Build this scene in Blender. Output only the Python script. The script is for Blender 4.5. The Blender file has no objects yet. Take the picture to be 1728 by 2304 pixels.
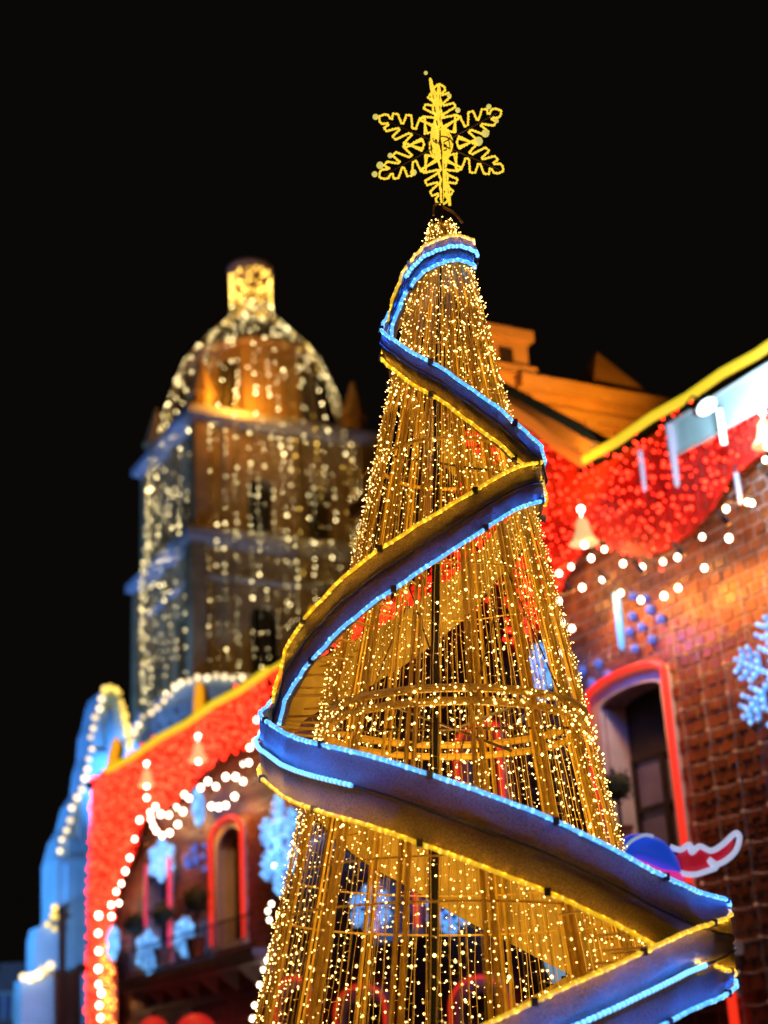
import bpy, bmesh, math, random
from mathutils import Vector, Matrix
random.seed(7)
sc = bpy.context.scene
COL = sc.collection
PI = math.pi
# ------------------------------------------------------------------ camera, world, exposure
F_PX = 3419.0; PITCH = math.radians(20.5); ROLL = math.radians(3.18)
FW = Vector((0, math.cos(PITCH), math.sin(PITCH)))
_r0 = Vector((1, 0, 0)); _u0 = Vector((0, -math.sin(PITCH), math.cos(PITCH)))
RT = _r0*math.cos(ROLL) - _u0*math.sin(ROLL)
UP = _r0*math.sin(ROLL) + _u0*math.cos(ROLL)
CAM = Vector((0, 0, 1.6))
cd = bpy.data.cameras.new('camera'); cam = bpy.data.objects.new('camera', cd); COL.objects.link(cam)
M = Matrix((RT, UP, -FW)).transposed().to_4x4(); M.translation = CAM
cam.matrix_world = M
cd.sensor_fit = 'VERTICAL'; cd.sensor_height = 36.0; cd.lens = 36.0*F_PX/2304.0
cd.clip_start = 0.1; cd.clip_end = 2000
cd.dof.use_dof = True; cd.dof.focus_distance = 12.6
cd.dof.aperture_fstop = (cd.lens/1000.0)/0.072
sc.camera = cam
w = bpy.data.worlds.new('World'); sc.world = w; w.use_nodes = True
w.node_tree.nodes['Background'].inputs[0].default_value = (0.0030, 0.0023, 0.0017, 1)
w.node_tree.nodes['Background'].inputs[1].default_value = 1.0
sc.view_settings.view_transform = 'Standard'; sc.view_settings.look = 'None'
sc.view_settings.exposure = 0; sc.view_settings.gamma = 1
sc.cycles.use_denoising = True
sc.cycles.max_bounces = 5; sc.cycles.diffuse_bounces = 2; sc.cycles.glossy_bounces = 2
sc.cycles.transparent_max_bounces = 6; sc.cycles.caustics_reflective = False; sc.cycles.caustics_refractive = False

def ray(px, py):
    return FW + RT*((px-864)/F_PX) + UP*((1152-py)/F_PX)
def proj(P):
    v = Vector(P)-CAM; z = v.dot(FW)
    return 864+F_PX*v.dot(RT)/z, 1152-F_PX*v.dot(UP)/z
# ------------------------------------------------------------------ materials
_mats = {}
def mat(name, base, rough=0.7, metal=0.0, var=0.25, scale=6.0, bump=0.2, spec=0.4, col2=None):
    if name in _mats: return _mats[name]
    m = bpy.data.materials.new(name); m.use_nodes = True; nt = m.node_tree
    b = nt.nodes['Principled BSDF']
    b.inputs['Roughness'].default_value = rough; b.inputs['Metallic'].default_value = metal
    b.inputs['Specular IOR Level'].default_value = spec
    tc = nt.nodes.new('ShaderNodeTexCoord'); n = nt.nodes.new('ShaderNodeTexNoise')
    n.inputs['Scale'].default_value = scale; n.inputs['Detail'].default_value = 6
    nt.links.new(tc.outputs['Object'], n.inputs['Vector'])
    r = nt.nodes.new('ShaderNodeValToRGB'); c2 = col2 or tuple(min(1, c*(1+var)) for c in base)
    r.color_ramp.elements[0].position = 0.3; r.color_ramp.elements[1].position = 0.7
    r.color_ramp.elements[0].color = (*[c*(1-var) for c in base], 1)
    r.color_ramp.elements[1].color = (*c2, 1)
    nt.links.new(n.outputs[0], r.inputs[0]); nt.links.new(r.outputs[0], b.inputs['Base Color'])
    if bump:
        n2 = nt.nodes.new('ShaderNodeTexNoise'); n2.inputs['Scale'].default_value = scale*6; n2.inputs['Detail'].default_value = 4
        nt.links.new(tc.outputs['Object'], n2.inputs['Vector'])
        bp = nt.nodes.new('ShaderNodeBump'); bp.inputs['Strength'].default_value = bump; bp.inputs['Distance'].default_value = 0.02
        nt.links.new(n2.outputs[0], bp.inputs['Height']); nt.links.new(bp.outputs[0], b.inputs['Normal'])
    _mats[name] = m; return m
def glow(name, color, strength, sampled=False, vary=0.0):
    if name in _mats: return _mats[name]
    m = bpy.data.materials.new(name); m.use_nodes = True; nt = m.node_tree
    b = nt.nodes['Principled BSDF']
    b.inputs['Base Color'].default_value = (*[min(1, c*0.3+0.01) for c in color], 1)
    b.inputs['Emission Color'].default_value = (*color, 1)
    b.inputs['Emission Strength'].default_value = strength
    if vary:   # lamps of one chain are never equally bright
        g = nt.nodes.new('ShaderNodeNewGeometry'); mp = nt.nodes.new('ShaderNodeMapRange')
        mp.inputs['To Min'].default_value = strength*(1-vary); mp.inputs['To Max'].default_value = strength*(1+vary)
        nt.links.new(g.outputs['Random Per Island'], mp.inputs['Value'])
        nt.links.new(mp.outputs[0], b.inputs['Emission Strength'])
    m.cycles.emission_sampling = 'FRONT_BACK' if sampled else 'NONE'
    _mats[name] = m; return m
# ------------------------------------------------------------------ mesh helpers
class MB:
    def __init__(s): s.v = []; s.f = []
    def add(s, vs, fs):
        k = len(s.v); s.v += [tuple(v) for v in vs]; s.f += [tuple(i+k for i in f) for f in fs]
    def box(s, c, d, rot=None):
        x, y, z = d[0]/2, d[1]/2, d[2]/2
        vs = [Vector((a*x, b*y, e*z)) for e in (-1, 1) for b in (-1, 1) for a in (-1, 1)]
        if rot is not None: vs = [rot @ v for v in vs]
        vs = [v+Vector(c) for v in vs]
        s.add(vs, [(0, 2, 3, 1), (4, 5, 7, 6), (0, 1, 5, 4), (2, 6, 7, 3), (0, 4, 6, 2), (1, 3, 7, 5)])
    def tube(s, pts, r, n=6, cap=True):
        pts = [Vector(p) for p in pts]; m = len(pts)
        if m < 2: return
        vs = []; prev = None
        for i, p in enumerate(pts):
            t = (pts[min(i+1, m-1)]-pts[max(i-1, 0)])
            t = t.normalized() if t.length > 1e-9 else Vector((0, 0, 1))
            if prev is None:
                a = Vector((0, 0, 1)) if abs(t.z) < .9 else Vector((1, 0, 0)); u = t.cross(a).normalized()
            else:
                u = (prev-t*prev.dot(t)); u = u.normalized() if u.length > 1e-6 else t.cross(Vector((1, 0, 0))).normalized()
            prev = u; v = t.cross(u); rr = r[i] if isinstance(r, (list, tuple)) else r
            for k in range(n):
                a = 2*PI*k/n; vs.append(p+u*math.cos(a)*rr+v*math.sin(a)*rr)
        fs = [(i*n+k, i*n+(k+1) % n, (i+1)*n+(k+1) % n, (i+1)*n+k) for i in range(m-1) for k in range(n)]
        if cap: fs += [tuple(range(n))[::-1], tuple((m-1)*n+k for k in range(n))]
        s.add(vs, fs)
    def ball(s, c, r, seg=8, rings=5, sq=(1, 1, 1)):
        c = Vector(c); vs = [c+Vector((0, 0, r*sq[2]))]
        for i in range(1, rings):
            a = PI*i/rings
            for k in range(seg):
                b = 2*PI*k/seg; vs.append(c+Vector((r*math.sin(a)*math.cos(b)*sq[0], r*math.sin(a)*math.sin(b)*sq[1], r*math.cos(a)*sq[2])))
        vs.append(c-Vector((0, 0, r*sq[2])))
        fs = [(0, 1+k, 1+(k+1) % seg) for k in range(seg)]
        for i in range(rings-2):
            for k in range(seg):
                a = 1+i*seg; fs.append((a+k, a+seg+k, a+seg+(k+1) % seg, a+(k+1) % seg))
        a = 1+(rings-2)*seg; l = len(vs)-1
        fs += [(a+k, l, a+(k+1) % seg) for k in range(seg)]
        s.add(vs, fs)
    def dot(s, c, r):          # small lamp: octahedron
        x, y, z = c
        s.add([(x+r, y, z), (x-r, y, z), (x, y+r, z), (x, y-r, z), (x, y, z+r), (x, y, z-r)],
              [(0, 2, 4), (2, 1, 4), (1, 3, 4), (3, 0, 4), (2, 0, 5), (1, 2, 5), (3, 1, 5), (0, 3, 5)])
    def lathe(s, prof, n=24, c=(0, 0, 0), a0=0, a1=2*PI):
        c = Vector(c); full = abs(a1-a0-2*PI) < 1e-6; m = n if full else n+1; vs = []
        for (r, z) in prof:
            for k in range(m):
                a = a0+(a1-a0)*k/n; vs.append(c+Vector((r*math.cos(a), r*math.sin(a), z)))
        fs = []
        for i in range(len(prof)-1):
            for k in range(n):
                k2 = (k+1) % m if full else k+1
                fs.append((i*m+k, i*m+k2, (i+1)*m+k2, (i+1)*m+k))
        s.add(vs, fs)
    def plate(s, outline, holes=(), depth=0.3, plane='xz'):
        """flat outline (2d points) with holes, given real depth along +y"""
        bm = bmesh.new(); es = []
        for loop in [outline]+list(holes):
            vs = [bm.verts.new((p[0], 0, p[1])) for p in loop]
            es += [bm.edges.new((vs[i], vs[(i+1) % len(vs)])) for i in range(len(vs))]
        bmesh.ops.triangle_fill(bm, use_beauty=True, use_dissolve=False, edges=es)
        g = bmesh.ops.extrude_face_region(bm, geom=bm.faces[:])
        bmesh.ops.translate(bm, vec=(0, depth, 0), verts=[e for e in g['geom'] if isinstance(e, bmesh.types.BMVert)])
        bmesh.ops.recalc_face_normals(bm, faces=bm.faces[:])
        bm.verts.index_update()
        s.add([v.co.copy() for v in bm.verts], [[v.index for v in f.verts] for f in bm.faces]); bm.free()
    def mesh(s, name, m, smooth=False):
        me = bpy.data.meshes.new(name); me.from_pydata(s.v, [], s.f); me.update()
        if smooth: me.polygons.foreach_set('use_smooth', [True]*len(me.polygons))
        me.materials.append(m); return me
    def build(s, name, m, parent=None, smooth=False, stuff=False):
        o = bpy.data.objects.new(name, s.mesh(name, m, smooth)); COL.objects.link(o)
        if parent: o.parent = parent
        if stuff: o['kind'] = 'stuff'
        return o
def tag(o, label, cat, group=None):
    o['label'] = label; o['category'] = cat
    if group: o['group'] = group
    return o
def empty(name, label, cat, loc=(0, 0, 0), rz=0.0, group=None):
    o = bpy.data.objects.new(name, None); COL.objects.link(o); o.empty_display_size = .2
    o.location = loc; o.rotation_euler = (0, 0, rz)
    return tag(o, label, cat, group)
def lamp(name, kind, parent, loc, color, power, radius=.1, spot=None, aim=None):
    l = bpy.data.lights.new(name, kind); l.color = color; l.energy = power; l.shadow_soft_size = radius
    if spot: l.spot_size = math.radians(spot); l.spot_blend = 0.7
    o = bpy.data.objects.new(name, l); COL.objects.link(o); o.location = loc
    if parent: o.parent = parent
    if aim is not None:
        o.rotation_euler = (Vector(aim)-Vector(loc)).to_track_quat('-Z', 'Y').to_euler()
    return o
def smoothline(pts, k=8):
    P = [Vector(p) for p in pts]; out = []
    for i in range(len(P)-1):
        a = P[max(i-1, 0)]; b = P[i]; c = P[i+1]; d = P[min(i+2, len(P)-1)]
        for j in range(k):
            t = j/k
            out.append(0.5*((2*b)+(c-a)*t+(2*a-5*b+4*c-d)*t*t+(3*b-a-3*c+d)*t**3))
    out.append(P[-1]); return out
def even(pts, step):
    out = [Vector(pts[0])]; acc = 0
    for a, b in zip(pts[:-1], pts[1:]):
        a = Vector(a); b = Vector(b); L = (b-a).length; pos = step-acc
        while pos <= L:
            out.append(a.lerp(b, pos/L)); pos += step
        acc = (acc+L) % step
    return out
# ------------------------------------------------------------------ the long facade's own frame
DN = Vector((0.46894, -0.88323, 0)).normalized()      # along the facade, towards us
NN = Vector((-0.88323, -0.46894, 0)).normalized()     # out of the facade, towards the plaza
WD = 19.0
FRZ = math.atan2(DN.y, DN.x)
def wp(px, py, o=0.0):
    """where a line of sight meets the facade plane (or one o metres in front): (s, z)"""
    q = ray(px, py); t = -(WD-o)/q.dot(NN); P = CAM+q*t
    return P.dot(DN), P.z
def fw(s, z, o=0.0): return DN*s + NN*(o-WD) + Vector((0, 0, z))
def fempty(name, label, cat, s, z, o=0.0, group=None):
    return empty(name, label, cat, fw(s, z, o), FRZ, group)
# local axes of such an object: x = along facade, y = into the wall, z = up
H = wp(700, 1452)[1]          # top of the wall
S_L = wp(206, 1760)[0]        # far end
S_R = -12.0
# colours
TILE = mat('glazed_brick', (0.155, 0.05, 0.022), .4, 0, .35, 3, .2)
MORT = mat('mortar', (0.24, 0.16, 0.16), .9)
PLAS = mat('white_plaster', (0.55, 0.54, 0.56), .8, 0, .12, 2)
STONE = mat('church_stone', (0.40, 0.27, 0.12), .85, 0, .25, 1.2, .5)
OCHRE = mat('ochre_stone', (0.45, 0.27, 0.10), .85, 0, .2, 1, .4)
LIME = mat('limewash', (0.36, 0.56, 0.66), .85, 0, .12, .8, .4)
IRON = mat('black_iron', (0.02, 0.02, 0.022), .5, .5)
DARKW = mat('dark_wood', (0.025, 0.018, 0.016), .5)
CABLE = mat('cable', (0.05, 0.045, 0.03), .6)
GOLDP = mat('gold_paint', (0.60, 0.37, 0.05), .42, .35, .2, 12)
GOLDW = mat('gold_wire', (0.70, 0.47, 0.09), .4, .3, .1, 12, 0)
REDT = mat('red_tinsel', (0.42, 0.02, 0.015), .45, 0, .5, 5, .6)
HOUS = mat('lamp_housing', (0.04, 0.04, 0.045), .5, .4)
LEAF = mat('topiary_leaf', (0.03, 0.05, 0.02), .7, 0, .4, 20)
TERR = mat('terracotta', (0.30, 0.12, 0.06), .8)

# ------------------------------------------------------------------ ground
g = MB(); g.add([(-400, -200, 0), (400, -200, 0), (400, 600, 0), (-400, 600, 0)], [(0, 1, 2, 3)])
go = g.build('ground', mat('plaza_stone', (0.10, 0.09, 0.085), .7, 0, .3, .6)); go['kind'] = 'structure'

# ------------------------------------------------------------------ palace facade
def arch(x0, x1, z0, z1, rise, n=10):
    """outline of an opening with a segmental head"""
    pts = [(x0, z0), (x1, z0), (x1, z1-rise)]
    c = (x0+x1)/2; hw = (x1-x0)/2
    for i in range(1, n):
        a = PI*i/n; pts.append((c+hw*math.cos(a), z1-rise+rise*math.sin(a)))
    pts.append((x0, z1-rise)); return pts
palace = fempty('palace', 'long brick palace facade with net of lights, receding behind the light tree', 'building', 0, 0, 0)
OPEN = []   # s0,s1,z0,z1,rise
def opening_px(xl, xr, ytop, ybot, rise):
    xm = (xl+xr)/2
    s0 = wp(xl, ytop)[0]; s1 = wp(xr, ytop)[0]
    o = (s0, s1, wp(xm, ybot)[1], wp(xm, ytop)[1], rise); OPEN.append(o); return o
OW = {}
OW['right'] = opening_px(1350, 1494, 1545, 2180, .22)
OW['left'] = opening_px(492, 548, 1862, 2120, .55)
OW['balcony'] = opening_px(333, 386, 1950, 2165, .35)
OW['mid_up'] = opening_px(1052, 1122, 1660, 1925, .30)
OW['mid'] = opening_px(860, 930, 1890, 2100, .30)
OW['lower_a'] = opening_px(778, 868, 2245, 2480, .55)
OW['lower_b'] = opening_px(1040, 1140, 2230, 2500, .55)
OW['lower_c'] = opening_px(640, 700, 2225, 2440, .5)
OW['lower_r'] = opening_px(1480, 1600, 2420, 2700, .5)
mb = MB(); holes = [arch(*o) for o in OPEN]
# raised pediment of the middle bay
pk = wp(1085, 868); rr = wp(1308, 1042); lf = wp(985, 1255)
outl = [(S_L, 0), (S_R, 0), (S_R, H), (rr[0], H), (pk[0]+.2, pk[1]), (pk[0]-1.6, pk[1]-.1), (lf[0], H), (S_L, H)]
mb.plate(outl, holes, .75); mb.build('wall', MORT, palace)
mb = MB(); mb.box(((S_L+S_R)/2, 8.5, H/2-.3), (S_R-S_L-.1, 15.4, H-.6)); mb.build('building_block', STONE, palace)
# glazed bricks, each with its own relief
BW, BH = .36, .27
tb = MB(); tb.box((0, 0, 0), (BW-.055, .05, BH-.055)); tile_me = tb.mesh('brick', TILE)
tiles = []
r = random.Random(3)
z = .2; row = 0
while z < H-.2:
    x = S_R-(.18 if row % 2 else 0)
    while x > S_L+.3:
        ok = True
        for (a, b, c, d, e) in OPEN:
            if a-.30 < x < b+.30 and c-.3 < z < d+.30: ok = False; break
        if ok: tiles.append((x, z))
        x -= BW
    z += BH; row += 1
def on_frame(t):
    P = fw(t[0], t[1], 0); q = proj(P); return q
vis = []
rest = MB()
tint_nt = TILE.node_tree; tb1 = tint_nt.nodes['Principled BSDF']; src = tb1.inputs['Base Color'].links[0].from_socket
hs = tint_nt.nodes.new('ShaderNodeHueSaturation'); gi = tint_nt.nodes.new('ShaderNodeNewGeometry'); oi = tint_nt.nodes.new('ShaderNodeObjectInfo'); ad = tint_nt.nodes.new('ShaderNodeMath'); ad.operation = 'ADD'
tint_nt.links.new(gi.outputs['Random Per Island'], ad.inputs[0]); tint_nt.links.new(oi.outputs['Random'], ad.inputs[1])
fr_ = tint_nt.nodes.new('ShaderNodeMath'); fr_.operation = 'FRACT'; tint_nt.links.new(ad.outputs[0], fr_.inputs[0])
mr = tint_nt.nodes.new('ShaderNodeMapRange'); mr.inputs['To Min'].default_value = .72; mr.inputs['To Max'].default_value = 1.18; tint_nt.links.new(fr_.outputs[0], mr.inputs['Value'])
tint_nt.links.new(mr.outputs[0], hs.inputs['Value']); tint_nt.links.new(src, hs.inputs['Color']); tint_nt.links.new(hs.outputs[0], tb1.inputs['Base Color'])
for t in tiles:
    q = on_frame(t)
    if 1545 < q[0] < 1735 and 1250 < q[1] < 2310 and len(vis) < 4000: vis.append((-t[0], t))
    else:
        if t[0] > -42 or r.random() < 1: rest.box((t[0]+r.uniform(-.008, .008), -.001-r.random()*.010, t[1]+r.uniform(-.006, .006)), (BW-.055-r.random()*.03, .05, BH-.055-r.random()*.025))
vis.sort()
for k, (_, t) in enumerate(vis):
    if k < 300:
        o = bpy.data.objects.new('brick', tile_me); COL.objects.link(o); o.parent = palace
        o.location = (t[0]+r.uniform(-.008, .008), -.001-r.random()*.010, t[1]+r.uniform(-.006, .006)); o.rotation_euler = (r.uniform(-.015, .015), r.uniform(-.012, .012), r.uniform(-.02, .02)); o.scale = (r.uniform(.9, 1.0), 1, r.uniform(.9, 1.0))
    else: rest.box((t[0]+r.uniform(-.008, .008), -.001-r.random()*.010, t[1]+r.uniform(-.006, .006)), (BW-.055-r.random()*.03, .05, BH-.055-r.random()*.025))
rest.build('brickwork', TILE, palace, stuff=True)
# cornice along the top, parapet cap
mb = MB()
for (a, b) in ((S_L-.2, lf[0]), (rr[0], S_R)):
    mb.box(((a+b)/2, .22, H+.08), (b-a, .9, .10)); mb.box(((a+b)/2, .1, H-.06), (b-a, .6, .14))
mb.build('cornice', IRON, palace)
# sloping orange cornice of the middle bay
mb = MB()
for a, b in (((rr[0]+1.2, H+.02), (pk[0]+.1, pk[1]+.1)), ((pk[0]-1.7, pk[1]), (lf[0]-.2, H+.1))):
    A = Vector((a[0], -.15, a[1])); B = Vector((b[0], -.15, b[1])); dd = B-A
    rot = Matrix.Rotation(-math.atan2(dd.z, dd.x), 3, 'Y')
    mb.box((A+B)/2, (dd.length, .9, .30), rot)
mb.build('raking_cornice', OCHRE, palace)

# ------------------------------------------------------------------ windows: surround, frame, panes, rope of red light
RED = glow('red_rope_light', (0.95, 0.032, 0.010), 1.0, True)
PINK = glow('pink_rope_light', (0.9, 0.05, 0.13), 1.0, True)
PANE = mat('window_pane', (0.16, 0.16, 0.34), .12, 0, .2, 2, 0, .6)
CURT = mat('curtain', (0.42, 0.42, 0.52), .9, 0, .2, 4)
def window(o, label, rope=RED, rope_r=.06, cols=2, rows=4, surround=True, rope_out=True, transom=.24):
    s0, s1, z0, z1, rise = o
    c = (s0+s1)/2; W = s1-s0; h = z1-z0
    t = fempty('window', label, 'window', c, z0, 0)
    if surround:
        m = MB(); ou = arch(-W/2-.28, W/2+.28, -.02, h+.30, rise+.05); m.plate(ou, [arch(-W/2+.01, W/2-.01, .0, h-.01, rise)], .10)
        ob = m.build('surround', PLAS, t); ob.location = (0, -.09, 0)
    m = MB(); m.box((0, .20, -.12), (W+.7, .85, .18)); m.build('sill', PLAS, t)
    for sx in (-1, 1):
        m = MB(); m.box((sx*(W/2-.012), .40, (h-rise)/2), (.02, .7, h-rise)); m.build('jamb', PLAS, t)
    # door leaves
    th = h*transom
    m = MB(); m.box((0, .62, h-th/2-.01), (W-.06, .07, th)); m.build('transom_panel', DARKW, t)
    fr = MB(); hh = h-th
    for i in range(cols+1):
        fr.box((-W/2+.06+(W-.12)*i/cols, .60, hh/2), (.13 if i in (0, cols) else .16, .08, hh))
    fr.build('frame', DARKW, t)
    for k in range(rows+1):
        m = MB(); m.box((0, .595, hh*k/rows), (W-.1, .07, .09)); m.build('glazing_bar', DARKW, t)
    pm = None
    for i in range(cols):
        for k in range(rows):
            if pm is None:
                m = MB(); m.box((0, 0, 0), ((W-.12)/cols-.12, .012, hh/rows-.06)); pm = m.mesh('pane', PANE)
            p = bpy.data.objects.new('pane', pm); COL.objects.link(p); p.parent = t
            p.location = (-W/2+.06+(W-.12)*(i+.5)/cols, .64, hh*(k+.5)/rows)
    m = MB(); m.box((0, .80, hh/2), (W, .03, hh)); m.build('curtain', CURT, t)
    if rope:
        pts = arch(-W/2-.30, W/2+.30, .0, h+.32, rise+.08, 14)[1:]
        pts = [pts[0]]+pts[1:]+[(-W/2-.30, 0)]
        m = MB(); m.tube([(p[0], -.20, p[1]) for p in pts], rope_r, 8); m.build('rope_light', rope, t)
    return t
window(OW['right'], 'tall arched balcony door outlined in red rope light, right of the tree', rope_r=.075)
window(OW['left'], 'narrow arched window outlined in red, near left edge of the tree', rope_r=.075)
window(OW['balcony'], 'window with pink light rods behind the topiaries on the far balcony', rope=None)
window(OW['mid_up'], 'dark window with red rope outline seen through the middle of the tree')
window(OW['mid'], 'dark window with red rope outline seen through the lower strings of the tree')
window(OW['lower_a'], 'round-headed lower doorway outlined in thin red rope, left one behind the tree', rope_r=.035)
window(OW['lower_b'], 'round-headed lower doorway outlined in thin red rope, right one behind the tree', rope_r=.035)
window(OW['lower_c'], 'round-headed lower doorway outlined in red beside the left foot of the tree', rope_r=.05)
window(OW['lower_r'], 'lower doorway outlined in red beneath the right end of the ribbon', rope_r=.075)
# pink light rods
for px, y0, y1, lab in ((328, 1945, 2085, 'thin red light rod left of the far balcony window'), (381, 1930, 2160, 'pink light rod right of the far balcony window')):
    a = wp(px, y0, .5); b = wp(px, y1, .5)
    t = MB(); L = a[1]-b[1]; t.tube([(0, 0, 0), (0, 0, L)], .075 if px > 350 else .05, 8)
    o = t.build('light_rod', PINK); o.location = fw(a[0], b[1], .5); tag(o, lab, 'light rod')
# red post at the lower right, another door's side light
a = wp(1640, 2200, .2); b = wp(1662, 2304, .2)
t = MB(); t.tube([(0, 0, 0), (0, 0, 3.2)], .09, 8); o = t.build('light_rod', RED); o.location = fw(a[0], a[1]-3.0, .2); tag(o, 'red light rod below the right end of the ribbon, at the frame edge', 'light rod')

# ------------------------------------------------------------------ balcony with railing, topiaries
def leafball(m, c, R, n, rnd):
    for _ in range(n):
        v = Vector((rnd.gauss(0, 1), rnd.gauss(0, 1), rnd.gauss(0, 1))).normalized()*R*(.55+.5*rnd.random())
        a = Vector((rnd.gauss(0, 1), rnd.gauss(0, 1), rnd.gauss(0, 1))).normalized(); b = v.cross(a)
        b = b.normalized() if b.length > 1e-5 else Vector((1, 0, 0)); s = R*.13
        p = Vector(c)+v; m.add([p-a*s, p+b*s*.6, p+a*s, p-b*s*.6], [(0, 1, 2, 3)])
def topiary(px, py, rpx, o_, label, rnd):
    s, z = wp(px, py, o_); P = fw(s, z, o_); R = rpx/F_PX*(P-CAM).dot(FW)
    t = fempty('topiary', label, 'topiary', s, z-R*3.4, o_)
    m = MB(); m.ball((0, 0, R*3.4), R*.7, 12, 8); leafball(m, (0, 0, R*3.4), R, 420, rnd); m.build('crown', LEAF, t, stuff=False)
    m = MB(); m.tube([(0, 0, R*.9), (0, 0, R*2.8)], R*.10, 8); m.build('stem', DARKW, t)
    m = MB(); m.lathe([(.01, 0), (R*.45, 0), (R*.62, R), (R*.70, R), (R*.70, R*1.12), (R*.55, R*1.12), (R*.5, R*1.0), (.01, R)], 16); m.build('pot', TERR, t)
rt = random.Random(5)
topiary(302, 2078, 30, .75, 'ball topiary on the far balcony, leftmost of three', rt)
topiary(366, 2058, 32, .75, 'ball topiary on the far balcony, middle of three', rt)
topiary(440, 2026, 36, .75, 'ball topiary on the far balcony, right and largest of three', rt)
topiary(1388, 1768, 40, .75, 'dark ball topiary in front of the red-outlined balcony door', rt)
def balcony(xa, xb, ya, yb, label, nb):
    a = wp(xa, ya, 1.1); b = wp(xb, yb, 1.1); L = b[0]-a[0]; zt = (a[1]+b[1])/2
    t = fempty('balcony', label, 'balcony', a[0], zt, 0)
    m = MB(); m.box((L/2, -.55, -.13), (L, 1.1, .22)); m.box((L/2, -.5, -.32), (L-.2, .95, .16)); m.build('slab', PLAS, t)
    m = MB(); m.box((L/2, -1.05, 1.0), (L, .05, .05)); m.box((L/2, -1.05, .12), (L, .04, .04)); m.build('handrail', IRON, t)
    bm_ = MB(); bm_.tube([(0, 0, 0), (0, 0, .98)], .014, 6); me = bm_.mesh('baluster', IRON)
    for i in range(nb):
        o = bpy.data.objects.new('baluster', me); COL.objects.link(o); o.parent = t; o.location = (.1+(L-.2)*i/(nb-1), -1.05, 0)
    n = max(2, int(L/1.6))
    for i in range(n):
        m = MB(); m.add([(.3+(L-.6)*i/(n-1)+d_, y_, z_) for d_ in (-.07, .07) for y_, z_ in ((0, -.4), (-.8, -.4), (0, -1.0))], [(0, 1, 2), (5, 4, 3), (0, 3, 4, 1), (1, 4, 5, 2), (2, 5, 3, 0)])
        m.build('bracket', PLAS, t)
balcony(262, 568, 2212, 2128, 'long far balcony with black railing below the red-outlined window', 60)
balcony(1345, 1560, 2190, 2080, 'near balcony under the red-outlined door, mostly behind the ribbon', 22)

# ------------------------------------------------------------------ red tinsel curtains
REDB = glow('red_bulb', (1.0, 0.022, 0.008), 9, True, .6)
ORB = glow('orange_bulb', (1.0, 0.22, 0.03), 9, True, .6)
def in_poly(x, y, P):
    c = False; j = len(P)-1
    for i in range(len(P)):
        if (P[i][1] > y) != (P[j][1] > y) and x < (P[j][0]-P[i][0])*(y-P[i][1])/(P[j][1]-P[i][1])+P[i][0]: c = not c
        j = i
    return c
def curtain(label, pxs, step, br, o_=.35, mat_=REDB, base=REDT, cat='light curtain', world=None, dens=1.0):
    P = [wp(x, y, o_) for x, y in pxs] if world is None else world
    s0 = min(p[0] for p in P); z0 = min(p[1] for p in P)
    t = fempty('red_light_curtain', label, cat, s0, z0, o_)
    L = [(p[0]-s0, p[1]-z0) for p in P]
    m = MB(); m.plate(L, (), .06)
    # soften into folds
    m2 = MB(); rnd = random.Random(len(pxs)*7+int(s0*10)); mx = max(p[0] for p in L); mz = max(p[1] for p in L)
    cs = .3; nx = int(mx/cs)+1; nz = int(mz/cs)+1
    m.build('tinsel', base, t)
    x = -.4
    while x < mx+.4:
        z = -.4
        while z < mz+.05:
            a = x+rnd.uniform(-.4, .4)*step; b = z+rnd.uniform(-.4, .4)*step
            if in_poly(a+rnd.gauss(0, .16), b+rnd.gauss(0, .16), L) and rnd.random() < dens: m2.dot((a, -.05-.12*rnd.random(), b), br*rnd.uniform(.7, 1.25))
            z += step
        x += step
    m2.build('bulbs', mat_, t, stuff=True)
    # hanging cords
    m3 = MB(); x = .1
    while x < mx:
        zs = [z for z in [k*.2 for k in range(int(mz/.2)+1)] if in_poly(x, z, L)]
        if len(zs) > 2: m3.tube([(x, -.07, zs[0]), (x+.03, -.1, (zs[0]+zs[-1])/2), (x, -.07, zs[-1])], .008, 4)
        x += .22
    m3.build('cords', CABLE, t, stuff=True)
    return t
curtain('red bead curtain with swagged hem under the right-hand yellow roof line',
        [(1312, 1062), (1400, 1022), (1500, 960), (1620, 890), (1790, 780), (1860, 740), (1860, 920), (1780, 975), (1700, 1030), (1640, 1075), (1600, 1145), (1550, 1200), (1490, 1240), (1440, 1252), (1390, 1240), (1350, 1205), (1310, 1240), (1270, 1300), (1235, 1390), (1200, 1440), (1150, 1480), (1150, 1150)], .22, .042)
curtain('dark red bead curtain filling the sloping middle bay behind the tree',
        [(1300, 1052), (1200, 975), (1110, 905), (1070, 890), (1000, 1250), (900, 1380), (960, 1420), (1148, 1300)], .22, .038, .30)
curtain('deep red curtain at the far left end of the facade, falling down the corner',
        [(212, 1752), (300, 1703), (450, 1612), (600, 1520), (612, 1650), (590, 1668), (540, 1688), (500, 1700), (440, 1760), (400, 1805), (345, 1815), (320, 1860), (300, 1930), (270, 1990), (255, 2060), (245, 2110), (230, 2300), (230, 2420), (200, 2420), (203, 2000)], .20, .062)
curtain('red swag seen through the left strings of the tree',
        [(612, 1512), (700, 1462), (800, 1398), (950, 1308), (958, 1395), (850, 1470), (780, 1500), (720, 1560), (650, 1575), (615, 1640)], .17, .045)
curtain('orange light band beside the red corner curtain at the far end',
        [(232, 2110), (250, 2110), (262, 2200), (266, 2420), (232, 2420)], .22, .06, .30, ORB)

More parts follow.
